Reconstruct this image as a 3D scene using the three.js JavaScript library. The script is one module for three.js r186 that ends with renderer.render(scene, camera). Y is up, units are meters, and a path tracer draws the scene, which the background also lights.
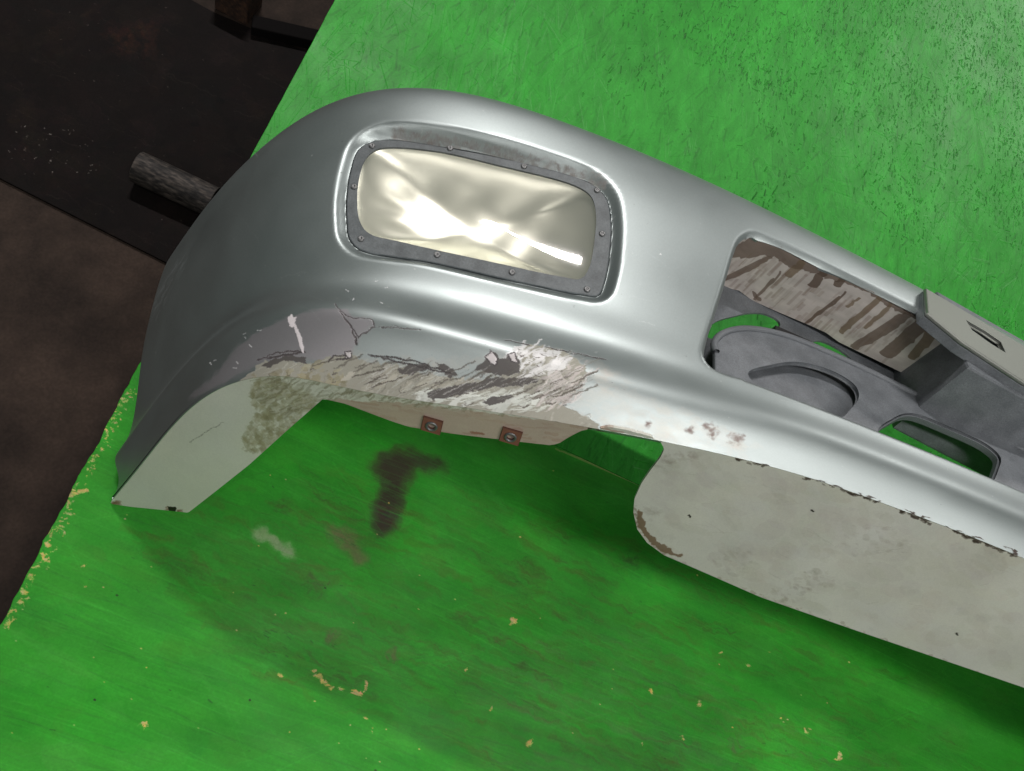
import * as THREE from 'three';
import { mergeGeometries, mergeVertices } from 'three/addons/utils/BufferGeometryUtils.js';
import { RoundedBoxGeometry } from 'three/addons/geometries/RoundedBoxGeometry.js';
import { RectAreaLightUniformsLib } from 'three/addons/lights/RectAreaLightUniformsLib.js';

// ---------------------------------------------------------------- camera
const V3 = (x, y, z) => new THREE.Vector3(x, y, z);
const W = 1024, H = 771, FPX = 790, CX = 512, CY = 385.5;
const scene = new THREE.Scene();
const camera = new THREE.PerspectiveCamera(2 * Math.atan(CY / FPX) * 180 / Math.PI, W / H, 0.01, 60);
const CAM = V3(0, 1, 0);                       // one metre above the bench top
// image offsets of straight-down (nadir) and of the bumper's long axis fix the camera's turn
const nad = [-282, 265], e1l = Math.hypot(0.9, 0.435), e1 = [0.9 / e1l, 0.435 / e1l];
const axY = V3(nad[0], -nad[1], -FPX).normalize().negate();
const kk = -FPX * FPX / (nad[0] * e1[0] + nad[1] * e1[1]);
const axX = V3(e1[0] * kk, -e1[1] * kk, -FPX).normalize();
const axZ = axX.clone().cross(axY);
const camRight = V3(axX.x, axY.x, axZ.x), camUp = V3(axX.y, axY.y, axZ.y), camBack = V3(axX.z, axY.z, axZ.z);
camera.position.copy(CAM);
camera.quaternion.setFromRotationMatrix(new THREE.Matrix4().makeBasis(camRight, camUp, camBack));
camera.updateMatrixWorld(true);

// ---------------------------------------------------------------- light
const renderer = new THREE.WebGLRenderer({ antialias: true });
renderer.setSize(W, H);
renderer.toneMapping = THREE.LinearToneMapping;
renderer.toneMappingExposure = 1.0;
renderer.shadowMap.enabled = true;
RectAreaLightUniformsLib.init();
scene.background = new THREE.Color().setRGB(0.080, 0.097, 0.090);   // dim hall around the bench, its green tint added for reflections on the paint
// strip lamps of the workshop: [centre], length, width, turn about y, strength
const LAMPS = [
  [[-1.75, 5.4, -4.3], 1.4, 0.14, 0.0, 470, 'bright short lamp hanging over the bench edge beside the steel plate'],
  [[1.15, 2.4, 0.15], 2.4, 0.24, 0.0, 16, 'long strip lamp hanging over the middle of the bench'],
  [[3.3, 2.5, -5.6], 2.4, 1.2, 0.5, 14, 'wide lamp panel hanging far beyond the bench'],
  [[-0.35, 2.4, 1.9], 1.2, 0.30, 0.0, 13, 'strip lamp hanging in front of the bench'],
];

// ---------------------------------------------------------------- helpers
let seedv = 12345;
const rnd = () => { seedv |= 0; seedv = seedv + 0x6D2B79F5 | 0; let t = Math.imul(seedv ^ seedv >>> 15, 1 | seedv); t = t + Math.imul(t ^ t >>> 7, 61 | t) ^ t; return ((t ^ t >>> 14) >>> 0) / 4294967296; };
const R = (a, b) => a + (b - a) * rnd();
const clamp = (x, a = 0, b = 1) => Math.min(b, Math.max(a, x));
const sstep = (a, b, x) => { const t = clamp((x - a) / (b - a)); return t * t * (3 - 2 * t); };
const lerp = (a, b, t) => a + (b - a) * t;
const HASH = new Float32Array(65536); for (let i = 0; i < 65536; i++) HASH[i] = rnd();
const hsh = (x, y) => HASH[((x * 73 + y * 7919) ^ (y * 151 + (x >> 8) * 37)) & 65535];
function vnoise(x, y) {
  const xi = Math.floor(x), yi = Math.floor(y); let u = x - xi, v = y - yi; u = u * u * (3 - 2 * u); v = v * v * (3 - 2 * v);
  const a = hsh(xi, yi), b = hsh(xi + 1, yi), c = hsh(xi, yi + 1), d = hsh(xi + 1, yi + 1);
  return a + (b - a) * u + (c - a) * v + (a - b - c + d) * u * v;
}
function fbm(x, y, n = 4) { let s = 0, a = 0.5, t = 0; for (let i = 0; i < n; i++) { s += a * vnoise(x, y); t += a; a *= 0.5; x = x * 2.03 + 17.3; y = y * 2.03 + 5.7; } return s / t; }
function makeCanvas(w, h) { const c = document.createElement('canvas'); c.width = w; c.height = h; return c; }
function canvasTex(c, srgb = true) { const t = new THREE.CanvasTexture(c); if (srgb) t.colorSpace = THREE.SRGBColorSpace; t.flipY = false; t.magFilter = THREE.LinearFilter; return t; }
function std(p) { return new THREE.MeshStandardMaterial({ side: THREE.DoubleSide, ...p }); }
function phys(p) { return new THREE.MeshPhysicalMaterial({ side: THREE.DoubleSide, ...p }); }
const lin = (r, g, b) => new THREE.Color().setRGB(r, g, b);

function rayOf(px, py) { return V3(0, 0, 0).addScaledVector(camRight, (px - CX) / FPX).addScaledVector(camUp, -(py - CY) / FPX).addScaledVector(camBack, -1); }
function unPlane(px, py, n, d) { const r = rayOf(px, py), t = (d - CAM.dot(n)) / r.dot(n); return CAM.clone().addScaledVector(r, t); }
const UP = V3(0, 1, 0);
const unY = (px, py, y = 0) => unPlane(px, py, UP, y);
function project(p) { const q = p.clone().sub(CAM), z = -q.dot(camBack); return [CX + FPX * q.dot(camRight) / z, CY - FPX * q.dot(camUp) / z]; }

function part(name, geo, mat, parent) {
  const m = new THREE.Mesh(geo, mat); m.name = name; m.castShadow = m.receiveShadow = true; parent.add(m); return m;
}
function thing(name, label, category, pos = V3(0, 0, 0)) { const g = new THREE.Group(); g.name = name; g.position.copy(pos); g.userData = { label, category }; scene.add(g); return g; }

// closed smooth curve through points, as a polygon
function smoothClosed(pts, n = 160, tension = 0.5) {
  const c = new THREE.CatmullRomCurve3(pts.map(p => V3(p[0], p[1], 0)), true, 'centripetal', tension);
  return c.getPoints(n).slice(0, n).map(p => [p.x, p.y]);
}
function smoothOpen(pts, n = 60) {
  const c = new THREE.CatmullRomCurve3(pts.map(p => V3(p[0], p[1], 0)), false, 'centripetal');
  return c.getPoints(n).map(p => [p.x, p.y]);
}
// signed distance to a polygon, positive inside
function polySdf(poly, x, y) {
  let d = 1e9, inside = false;
  for (let i = 0, j = poly.length - 1; i < poly.length; j = i++) {
    const ax = poly[j][0], ay = poly[j][1], bx = poly[i][0], by = poly[i][1], ex = bx - ax, ey = by - ay;
    const t = clamp(((x - ax) * ex + (y - ay) * ey) / (ex * ex + ey * ey + 1e-12)), qx = x - ax - t * ex, qy = y - ay - t * ey;
    const q = qx * qx + qy * qy; if (q < d) d = q;
    if ((ay > y) !== (by > y) && x < (bx - ax) * (y - ay) / (by - ay) + ax) inside = !inside;
  }
  return inside ? Math.sqrt(d) : -Math.sqrt(d);
}
// keep the part of an indexed mesh where sd > 0, cutting triangles cleanly along sd = 0
function clipMesh(pos, uv, idx, sd) {
  const P = [], U = [], map = new Map(), I = [];
  const vert = i => { let k = map.get(i); if (k === undefined) { k = P.length / 3; map.set(i, k); P.push(pos[i * 3], pos[i * 3 + 1], pos[i * 3 + 2]); U.push(uv[i * 2], uv[i * 2 + 1]); } return k; };
  const cut = (i, j) => {
    if (i > j) [i, j] = [j, i];
    const key = -(i * 2097152 + j) - 1; let k = map.get(key);
    if (k === undefined) {
      const t = clamp(sd[i] / (sd[i] - sd[j]), 0.001, 0.999); k = P.length / 3; map.set(key, k);
      for (let c = 0; c < 3; c++) P.push(lerp(pos[i * 3 + c], pos[j * 3 + c], t));
      for (let c = 0; c < 2; c++) U.push(lerp(uv[i * 2 + c], uv[j * 2 + c], t));
    }
    return k;
  };
  for (let f = 0; f < idx.length; f += 3) {
    const t = [idx[f], idx[f + 1], idx[f + 2]], poly = [];
    for (let e = 0; e < 3; e++) { const a = t[e], b = t[(e + 1) % 3]; if (sd[a] > 0) poly.push(vert(a)); if ((sd[a] > 0) !== (sd[b] > 0)) poly.push(cut(a, b)); }
    for (let e = 2; e < poly.length; e++) I.push(poly[0], poly[e - 1], poly[e]);
  }
  return { P, U, I };
}
// give a sheet thickness: offset copy behind it and walls along every open edge
function shell({ P, U, I }, th) {
  const g = new THREE.BufferGeometry(); g.setAttribute('position', new THREE.Float32BufferAttribute(P, 3)); g.setIndex(I); g.computeVertexNormals();
  const N = g.attributes.normal.array, n = P.length / 3, edges = new Map(), P2 = P.slice(), U2 = U.slice(), N2 = Array.from(N), I2 = I.slice();
  for (let i = 0; i < n; i++) { P2.push(P[i * 3] - N[i * 3] * th, P[i * 3 + 1] - N[i * 3 + 1] * th, P[i * 3 + 2] - N[i * 3 + 2] * th); U2.push(U[i * 2], U[i * 2 + 1]); N2.push(-N[i * 3], -N[i * 3 + 1], -N[i * 3 + 2]); }
  for (let f = 0; f < I.length; f += 3) {
    I2.push(I[f] + n, I[f + 2] + n, I[f + 1] + n);
    for (let e = 0; e < 3; e++) { const a = I[f + e], b = I[f + (e + 1) % 3], k = a < b ? a * 4194304 + b : b * 4194304 + a; if (edges.has(k)) edges.set(k, null); else edges.set(k, [a, b]); }
  }
  for (const e of edges.values()) {
    if (!e) continue; const [a, b] = e, o = P2.length / 3;
    const q = [a, b, b + n, a + n], A = V3(...P2.slice(a * 3, a * 3 + 3)), B = V3(...P2.slice(b * 3, b * 3 + 3)), C = V3(...P2.slice((b + n) * 3, (b + n) * 3 + 3));
    const nn = B.sub(A).cross(C.sub(A)).normalize().negate();
    for (const i of q) { P2.push(P2[i * 3], P2[i * 3 + 1], P2[i * 3 + 2]); U2.push(U2[i * 2], U2[i * 2 + 1]); N2.push(nn.x, nn.y, nn.z); }
    I2.push(o, o + 2, o + 1, o, o + 3, o + 2);
  }
  const r = new THREE.BufferGeometry();
  r.setAttribute('position', new THREE.Float32BufferAttribute(P2, 3)); r.setAttribute('normal', new THREE.Float32BufferAttribute(N2, 3)); r.setAttribute('uv', new THREE.Float32BufferAttribute(U2, 2)); r.setIndex(I2);
  return r;
}
function shapeOf(poly, holes = []) {
  const s = new THREE.Shape(poly.map(p => new THREE.Vector2(p[0], p[1])));
  for (const h of holes) s.holes.push(new THREE.Path(h.map(p => new THREE.Vector2(p[0], p[1]))));
  return s;
}

// ---------------------------------------------------------------- bumper frame
// The bumper lies on its wing ends, front up. x runs along it, f is the car's forward, w the car's up.
const AL = 25 * Math.PI / 180, AF = V3(0, Math.cos(AL), -Math.sin(AL)), AD = V3(0, Math.sin(AL), Math.cos(AL)), AX = V3(1, 0, 0), AU = AD.clone().negate();
const TIP = unY(110, 503, 0); TIP.y = 0.002; const ORG = V3(0, TIP.y, TIP.z);
const B3 = (x, f, w) => V3(x, ORG.y, ORG.z).addScaledVector(AF, f).addScaledVector(AD, -w);
const unW = (px, py, w) => { const p = unPlane(px, py, AD, ORG.dot(AD) - w); return [p.x, p.clone().sub(ORG).dot(AF)]; };
const unF = (px, py, f) => { const p = unPlane(px, py, AF, ORG.dot(AF) + f); return [p.x, -p.clone().sub(ORG).dot(AD)]; };
const XM = 0.80;   // the bumper is symmetric about this x

const CPL = [[-.262, -.06], [-.245, .02], [-.228, .10], [-.208, .19], [-.178, .29], [-.12, .385], [-.03, .432], [.08, .455], [.2, .474], [.34, .492], [.5, .508], [.64, .517], [.76, .5205]];
const CP = CPL.concat(CPL.slice().reverse().map(([x, f]) => [2 * XM - x, f]));
function bsp(C, t, k) {
  t = clamp(t, 0, C.length - 3 - 1e-7); const i = Math.floor(t), u = t - i, a = C[i], b = C[i + 1], c = C[i + 2], d = C[i + 3];
  const w0 = (1 - u) ** 3 / 6, w1 = (3 * u ** 3 - 6 * u * u + 4) / 6, w2 = (-3 * u ** 3 + 3 * u * u + 3 * u + 1) / 6, w3 = u ** 3 / 6;
  return k === undefined ? w0 * a + w1 * b + w2 * c + w3 * d : w0 * a[k] + w1 * b[k] + w2 * c[k] + w3 * d[k];
}
const NB = 6000, BX = new Float64Array(NB + 1), BF = new Float64Array(NB + 1), BS = new Float64Array(NB + 1);
for (let i = 0; i <= NB; i++) { const t = i / NB * (CP.length - 3); BX[i] = bsp(CP, t, 0); BF[i] = bsp(CP, t, 1); if (i) BS[i] = BS[i - 1] + Math.hypot(BX[i] - BX[i - 1], BF[i] - BF[i - 1]); }
const LS = BS[NB], LH = LS / 2;
function baseAt(s) {   // plan point and outward normal at arc length s
  let lo = 0, hi = NB; while (hi - lo > 1) { const m = lo + hi >> 1; if (BS[m] <= s) lo = m; else hi = m; }
  const a = Math.max(0, lo - 3), b = Math.min(NB, hi + 3), q = clamp((s - BS[lo]) / (BS[hi] - BS[lo]), -2, 3);
  const tx = BX[b] - BX[a], tf = BF[b] - BF[a], l = Math.hypot(tx, tf);
  return [lerp(BX[lo], BX[hi], q), lerp(BF[lo], BF[hi], q), -tf / l, tx / l];
}
// cross-section rows: [w, o] at every 0.1 m of arc length from the wing tip; o is the offset outward from the plan curve
const ROWS = [
  [[0, 0, 0, 0, 0, 0, 0, .004, .013, .02, .02, .02, .02, .02], [-.054, -.059, -.059, -.065, -.088, -.100, -.080, -.060, -.047, -.036, -.031, -.027, -.025, -.025]],
  [[.010, .012, .015, .018, .018, .018, .02, .02, .024, .03, .03, .03, .03, .03], [-.052, -.054, -.053, -.054, -.065, -.072, -.058, -.046, -.037, -.028, -.023, -.019, -.017, -.017]],
  [[.02, .03, .038, .042, .040, .036, .036, .036, .038, .042, .042, .042, .042, .042], [-.046, -.042, -.042, -.042, -.040, -.038, -.033, -.028, -.024, -.018, -.014, -.010, -.009, -.009]],
  [[.03, .042, .05, .058, .06, .058, .056, .055, .054, .055, .055, .055, .055, .055], [-.025, -.028, -.030, -.033, -.039, -.039, -.034, -.025, -.018, -.010, -.007, -.005, -.004, -.004]],
  [[.045, .06, .075, .088, .09, .09, .09, .09, .085, .08, .08, .08, .08, .08], [-.032, -.033, -.037, -.041, -.044, -.042, -.037, -.029, -.022, -.014, -.012, -.010, -.009, -.009]],
  [[.07, .085, .1, .11, .115, .115, .115, .115, .11, .105, .105, .105, .105, .105], [-.020, -.016, -.016, -.018, -.022, -.026, -.022, -.010, -.008, -.009, -.010, -.009, -.008, -.008]],
  [[.11, .125, .14, .15, .155, .155, .155, .155, .155, .155, .155, .155, .155, .155], [.004, .012, .012, .008, .0, -.004, -.001, .006, .008, .008, .008, .008, .008, .008]],
  [[.15, .17, .185, .195, .2, .2, .2, .2, .2, .2, .2, .2, .2, .2], [.03, .034, .033, .028, .018, .014, .016, .022, .024, .024, .024, .024, .024, .024]],
  [[.185, .205, .22, .235, .25, .252, .252, .252, .252, .252, .252, .252, .252, .252], [.047, .048, .046, .043, .04, .038, .040, .043, .044, .042, .040, .038, .036, .036]],
  [[.21, .23, .245, .265, .29, .298, .3, .3, .3, .3, .3, .3, .3, .3], [.056, .056, .055, .055, .058, .056, .056, .056, .054, .050, .046, .042, .04, .04]],
  [[.225, .245, .26, .285, .32, .332, .333, .333, .333, .333, .333, .333, .333, .333], [.058, .056, .055, .056, .062, .064, .063, .060, .055, .048, .042, .036, .034, .034]],
  [[.235, .255, .272, .3, .338, .352, .354, .354, .354, .354, .354, .354, .354, .354], [.05, .048, .046, .045, .048, .048, .046, .044, .04, .034, .028, .024, .022, .022]],
  [[.24, .26, .278, .306, .345, .36, .362, .362, .362, .362, .362, .362, .362, .362], [.03, .027, .024, .02, .018, .015, .015, .015, .01, .005, .0, 0, 0, 0]],
  [[.24, .26, .278, .306, .345, .36, .362, .362, .362, .362, .362, .362, .362, .362], [.0, -.003, -.006, -.012, -.04, -.06, -.08, -.08, -.08, -.08, -.08, -.08, -.08, -.08]],  // hidden top flange, drawn further back to block lamp light behind the grille
];
const CR = ROWS[0];
const FOLD = [CR[0].map(x => x + 0.004), CR[1].map(x => x - 0.007)];
const CTRL = [FOLD, FOLD, CR, CR, CR, ...ROWS.slice(1), ROWS[13], ROWS[13]];
const VMAX = CTRL.length - 3;
const sval = (row, k, s) => { const c = row[k], e = [2 * c[0] - c[1], ...c, c[c.length - 1], c[c.length - 1]]; return bsp(e, clamp(s, 0, 1.39) / 0.1); };
const S0 = [[0, 0], [.08, .065], [.15, .109], [.22, .135], [.30, .17]];
const s0of = w => { for (let i = 1; i < S0.length; i++) if (w <= S0[i][0]) return lerp(S0[i - 1][1], S0[i][1], (w - S0[i - 1][0]) / (S0[i][0] - S0[i - 1][0])); return .17; };
const colCache = new Map();
function col(sp) { const k = Math.round(sp * 1e5); let c = colCache.get(k); if (!c) { c = [CTRL.map(r => sval(r, 0, sp)), CTRL.map(r => sval(r, 1, sp))]; colCache.set(k, c); } return c; }
function skin(u, v) {   // u: arc length 0..LS, v: 0..VMAX  ->  [x, f, w]
  const m = u > LH, up = m ? LS - u : u;
  let c = col(up), w = bsp(c[0], v);
  let sp = up + s0of(Math.max(0, w)) * Math.max(0, 1 - up / 0.35);
  if (up < 0.35) { c = col(sp); w = bsp(c[0], v); }
  const o = bsp(c[1], v), b = baseAt(sp), x = b[0] + b[2] * o, f = b[1] + b[3] * o;
  return [m ? 2 * XM - x : x, f, w];
}

// ---------------------------------------------------------------- fog lamp and grille planes
function planeFrom(pts) {   // pts: 3D corners TL, TR, BR, BL; own axes: ex along, ey car-up, n outward
  const c = pts.reduce((a, p) => a.add(p), V3(0, 0, 0)).multiplyScalar(0.25);
  const ex = pts[1].clone().sub(pts[0]).add(pts[2]).sub(pts[3]).normalize(), ey0 = pts[0].clone().sub(pts[3]).add(pts[1]).sub(pts[2]);
  const n = ex.clone().cross(ey0).normalize(), ey = n.clone().cross(ex);
  return { c, ex, ey, n, to2: p => { const q = p.clone().sub(c); return [q.dot(ex), q.dot(ey)]; }, un: (px, py, off = 0) => { const p = unPlane(px, py, n, c.dot(n) + off).sub(c); return [p.dot(ex), p.dot(ey)]; }, mat: () => new THREE.Matrix4().makeBasis(ex, ey, n).setPosition(c) };
}
const w3 = (px, py, w) => { const [x, f] = unW(px, py, w); return B3(x, f, w); };
function skinAt(px, py) { let best = 1e9, bp = null; for (let u = .35; u < .8; u += .004) for (let v = 4; v < VMAX - 4; v += .06) { const q = skin(u, v), p = B3(...q), r = project(p), d = (r[0] - px) ** 2 + (r[1] - py) ** 2; if (d < best) { best = d; bp = p; } } return bp; }
const LP = planeFrom([skinAt(366, 145), skinAt(596, 187), skinAt(598, 295), skinAt(352, 243)]);
LP.c.addScaledVector(LP.n, -0.008);
const bezelPx = [[347, 196], [351, 170], [360, 148], [380, 140], [450, 148], [540, 167], [590, 183], [606, 198], [611, 222], [610, 250], [605, 280], [598, 295], [580, 294], [515, 281], [430, 262], [362, 250], [350, 239], [347, 220]];
const lensPx = [[358, 197], [361, 174], [368, 157], [380, 149], [432, 151], [500, 166], [575, 186], [590, 196], [595, 212], [594, 238], [588, 268], [580, 278], [562, 276], [500, 263], [400, 241], [370, 233], [361, 222]];
const bezelPoly = smoothClosed(bezelPx.map(p => LP.un(...p)), 200), lensPoly = smoothClosed(lensPx.map(p => LP.un(...p)), 200);
const GP = planeFrom([w3(745, 240, .262), w3(926, 315, .262), w3(990, 478, .1), w3(715, 362, .1)]);
const gTop = GP.un(926, 315), gTopA = GP.un(765, 240), gBotA = GP.un(745, 378), gBotB = GP.un(1021, 489);
const gl = [[745, 377], [727, 371], [714, 364], [707, 354], [708, 342], [716, 315], [725, 285], [733, 256], [739, 243], [750, 237], [764, 241]].map(p => GP.un(...p));
const gx1 = 2 * (XM - GP.c.x) - GP.un(708, 340)[0];
const grillePoly = [...smoothOpen(gl, 60), ...smoothOpen([gTopA, gTop, [lerp(gTop[0], gx1, .5), gTop[1]], [gx1 - .03, gTopA[1]]], 30).slice(1), [gx1, gTopA[1] - .05], [gx1 - .02, gBotA[1] + .02], ...smoothOpen([[gx1 - .05, gBotA[1]], gBotB, gBotA], 30)];

// ---------------------------------------------------------------- fascia skin mesh
const us = []; for (let u = 0; u < LH + 0.02; u += 0.0026) us.push(u); for (let u = us[us.length - 1] + 0.01; u < LS; u += 0.01) us.push(u); us.push(LS);
const NV = 190, NU = us.length, vs = []; for (let j = 0; j < NV; j++) vs.push(j / (NV - 1) * VMAX);
const sp_ = new Float32Array(NU * NV * 3), su = new Float32Array(NU * NV * 2), ssd = new Float32Array(NU * NV), sidx = [], px2 = new Float32Array(NU * NV * 2);
const RIM = 0.0115;
for (let i = 0; i < NU; i++) for (let j = 0; j < NV; j++) {
  const k = i * NV + j, [x, f, w] = skin(us[i], vs[j]), p = B3(x, f, w);
  const up = us[i] > LH ? LS - us[i] : us[i];
  let sd = 1;
  if (w < 0.31 && w > 0.07 && vs[j] < VMAX - 4) {
    if (us[i] < LH && x > -0.16 && x < 0.24) {
      const q = LP.to2(p), d = -polySdf(bezelPoly, q[0], q[1]) - 0.0010;
      if (d < RIM) { const t = clamp(1 - d / RIM), hgt = p.clone().sub(LP.c).dot(LP.n) + .0015; p.addScaledVector(LP.n, -hgt * t * t * (3 - 2 * t)); }
      sd = Math.min(sd, d);
    }
    if (x > 0.22 && x < 2 * XM - 0.22) {
      const q = GP.to2(p), d = -polySdf(grillePoly, q[0], q[1]);
      if (d < 0.006) { const t = clamp(1 - d / 0.006); p.addScaledVector(AF, -0.005 * t * t); }
      sd = Math.min(sd, d);
    }
  }
  // knocks in the damaged corner: the skin there is no longer fair
  sp_[k * 3] = p.x; sp_[k * 3 + 1] = p.y; sp_[k * 3 + 2] = p.z; su[k * 2] = up / LH; su[k * 2 + 1] = vs[j] / VMAX; ssd[k] = sd;
  const q = project(p); px2[k * 2] = q[0]; px2[k * 2 + 1] = q[1];
}
for (let i = 0; i < NU - 1; i++) for (let j = 0; j < NV - 1; j++) { const a = i * NV + j, b = a + NV; sidx.push(a, b, b + 1, a, b + 1, a + 1); }
// where on the skin (u, v in 0..1) a point of the picture lies
function onSkin(px, py) {
  let best = 1e9, ci = 0, cj = 0; const JM = Math.floor(NV * 0.86), IM = Math.floor(LH / 0.0026);
  for (let i = 0; i < IM; i += 7) for (let j = 0; j < JM; j += 4) { const k = i * NV + j, d = (px2[k * 2] - px) ** 2 + (px2[k * 2 + 1] - py) ** 2; if (d < best) { best = d; ci = i; cj = j; } }
  let i = ci, j = cj;
  for (let a = Math.max(0, ci - 7); a < Math.min(IM, ci + 8); a++) for (let b = Math.max(0, cj - 4); b < Math.min(JM, cj + 5); b++) { const k = a * NV + b, d = (px2[k * 2] - px) ** 2 + (px2[k * 2 + 1] - py) ** 2; if (d < best) { best = d; i = a; j = b; } }
  // refine with local derivatives
  const i2 = Math.min(i + 1, NU - 1), j2 = Math.min(j + 1, NV - 1), a = i * NV + j, b = i2 * NV + j, c = i * NV + j2;
  const ux = px2[b * 2] - px2[a * 2], uy = px2[b * 2 + 1] - px2[a * 2 + 1], vx = px2[c * 2] - px2[a * 2], vy = px2[c * 2 + 1] - px2[a * 2 + 1], dx = px - px2[a * 2], dy = py - px2[a * 2 + 1], det = ux * vy - uy * vx || 1;
  const du = clamp((dx * vy - dy * vx) / det, -1, 1), dv = clamp((ux * dy - uy * dx) / det, -1, 1);
  return [(us[i] + du * (us[i2] - us[i])) / LH, (vs[j] + dv * (vs[j2] - vs[j])) / VMAX];
}
const VCR = 2.0;
const creasePts = []; for (let u = 0; u <= LS; u += 0.006) { const [x, f] = skin(u, VCR); creasePts.push([x, f]); }
//TEXTURES
const PAINT_R = 113, PAINT_M = 222, PCOL = [163, 171, 170], UNDER = [208, 207, 196];
const css = (r, g, b, a = 1) => `rgba(${r | 0},${g | 0},${b | 0},${a})`;
// jagged outline: subdivide and jitter, in picture pixels
function jag(pts, amp, step = 5) {
  const out = [];
  for (let i = 0; i < pts.length; i++) { const a = pts[i], b = pts[(i + 1) % pts.length], n = Math.max(1, Math.round(Math.hypot(b[0] - a[0], b[1] - a[1]) / step)); for (let k = 0; k < n; k++) out.push([lerp(a[0], b[0], k / n) + R(-amp, amp), lerp(a[1], b[1], k / n) + R(-amp, amp)]); }
  return out;
}
function jagLine(pts, amp, step = 5) { const o = jag(pts.concat([pts[pts.length - 1]]), amp, step); return o.slice(0, -1).concat([pts[pts.length - 1]]); }
function poly(ctx, pts, style) { ctx.fillStyle = style; ctx.beginPath(); pts.forEach((p, i) => i ? ctx.lineTo(p[0], p[1]) : ctx.moveTo(p[0], p[1])); ctx.closePath(); ctx.fill(); }
function line(ctx, pts, style, w) { ctx.strokeStyle = style; ctx.lineWidth = w; ctx.lineCap = 'round'; ctx.lineJoin = 'round'; ctx.beginPath(); pts.forEach((p, i) => i ? ctx.lineTo(p[0], p[1]) : ctx.moveTo(p[0], p[1])); ctx.stroke(); }
function inPoly(p, x, y) { let c = false; for (let i = 0, j = p.length - 1; i < p.length; j = i++) if ((p[i][1] > y) !== (p[j][1] > y) && x < (p[j][0] - p[i][0]) * (y - p[i][1]) / (p[j][1] - p[i][1]) + p[i][0]) c = !c; return c; }
function randIn(p) { let a = 1e9, b = -1e9, c = 1e9, d = -1e9; p.forEach(q => { a = Math.min(a, q[0]); b = Math.max(b, q[0]); c = Math.min(c, q[1]); d = Math.max(d, q[1]); }); for (let k = 0; k < 200; k++) { const x = R(a, b), y = R(c, d); if (inPoly(p, x, y)) return [x, y]; } return p[0]; }
function perPixel(c, fn) { const x = c.getContext('2d'), im = x.getImageData(0, 0, c.width, c.height), d = im.data; for (let j = 0; j < c.height; j++) for (let i = 0; i < c.width; i++) { const k = (j * c.width + i) * 4; fn(d, k, i, j); } x.putImageData(im, 0, 0); }

const shade = (c, d) => c.map(x => x + d);
// break up hard outlines: shift every pixel by fine and coarse noise
function warp(cs, amp, f, seed = 0) {
  const w = cs[0].width, h = cs[0].height, ims = cs.map(c => c.getContext('2d').getImageData(0, 0, w, h)), ss = ims.map(m => new Uint32Array(m.data.buffer.slice(0))), os = ims.map(m => new Uint32Array(m.data.buffer));
  const fx = slow((i, j) => fbm(i * f + seed, j * f, 2), w, h, 3), fy = slow((i, j) => fbm(i * f + seed + 70, j * f + 31, 2), w, h, 3);
  for (let j = 0; j < h; j++) for (let i = 0; i < w; i++) { const dx = amp * (fx(i, j) - .5) * 2 + (hsh(i + 7, j + seed) - .5) * 1.6, dy = amp * (fy(i, j) - .5) * 2 + (hsh(i + 91, j + 3) - .5) * 1.6, k = clamp(Math.round(j + dy), 0, h - 1) * w + clamp(Math.round(i + dx), 0, w - 1); for (let q = 0; q < cs.length; q++) os[q][j * w + i] = ss[q][k]; }
  cs.forEach((c, q) => c.getContext('2d').putImageData(ims[q], 0, 0));
}
// coarse samples of a slow noise, read back with bilinear weights
function slow(fn, w, h, st) {
  const nx = Math.ceil(w / st) + 2, ny = Math.ceil(h / st) + 2, a = new Float32Array(nx * ny);
  for (let j = 0; j < ny; j++) for (let i = 0; i < nx; i++) a[j * nx + i] = fn(i * st, j * st);
  return (i, j) => { const x = i / st, y = j / st, xi = x | 0, yi = y | 0, u = x - xi, v = y - yi, k = yi * nx + xi; return (a[k] * (1 - u) + a[k + 1] * u) * (1 - v) + (a[k + nx] * (1 - u) + a[k + nx + 1] * u) * v; };
}
// ---- silver paint with the scrape on the corner
const TW = 2048, TH = 1024;
const cCol = makeCanvas(TW, TH), cMat = makeCanvas(TW, TH), cBmp = makeCanvas(TW, TH);
const gC = cCol.getContext('2d'), gM = cMat.getContext('2d'), gB = cBmp.getContext('2d');
gC.fillStyle = css(...PCOL); gC.fillRect(0, 0, TW, TH);
gM.fillStyle = css(0, PAINT_R, PAINT_M); gM.fillRect(0, 0, TW, TH);
gB.fillStyle = css(128, 128, 128); gB.fillRect(0, 0, TW, TH);
const sk = p => { const q = onSkin(p[0], p[1]); return [q[0] * TW, q[1] * TH]; };
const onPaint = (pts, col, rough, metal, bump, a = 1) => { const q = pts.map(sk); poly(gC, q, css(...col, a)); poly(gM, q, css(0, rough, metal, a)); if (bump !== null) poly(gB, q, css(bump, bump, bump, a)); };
const linePaint = (pts, col, rough, metal, bump, w, a = 1) => { const q = pts.map(sk); line(gC, q, css(...col, a), w); line(gM, q, css(0, rough, metal, a), w); if (bump !== null) line(gB, q, css(bump, bump, bump, a), w); };
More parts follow.
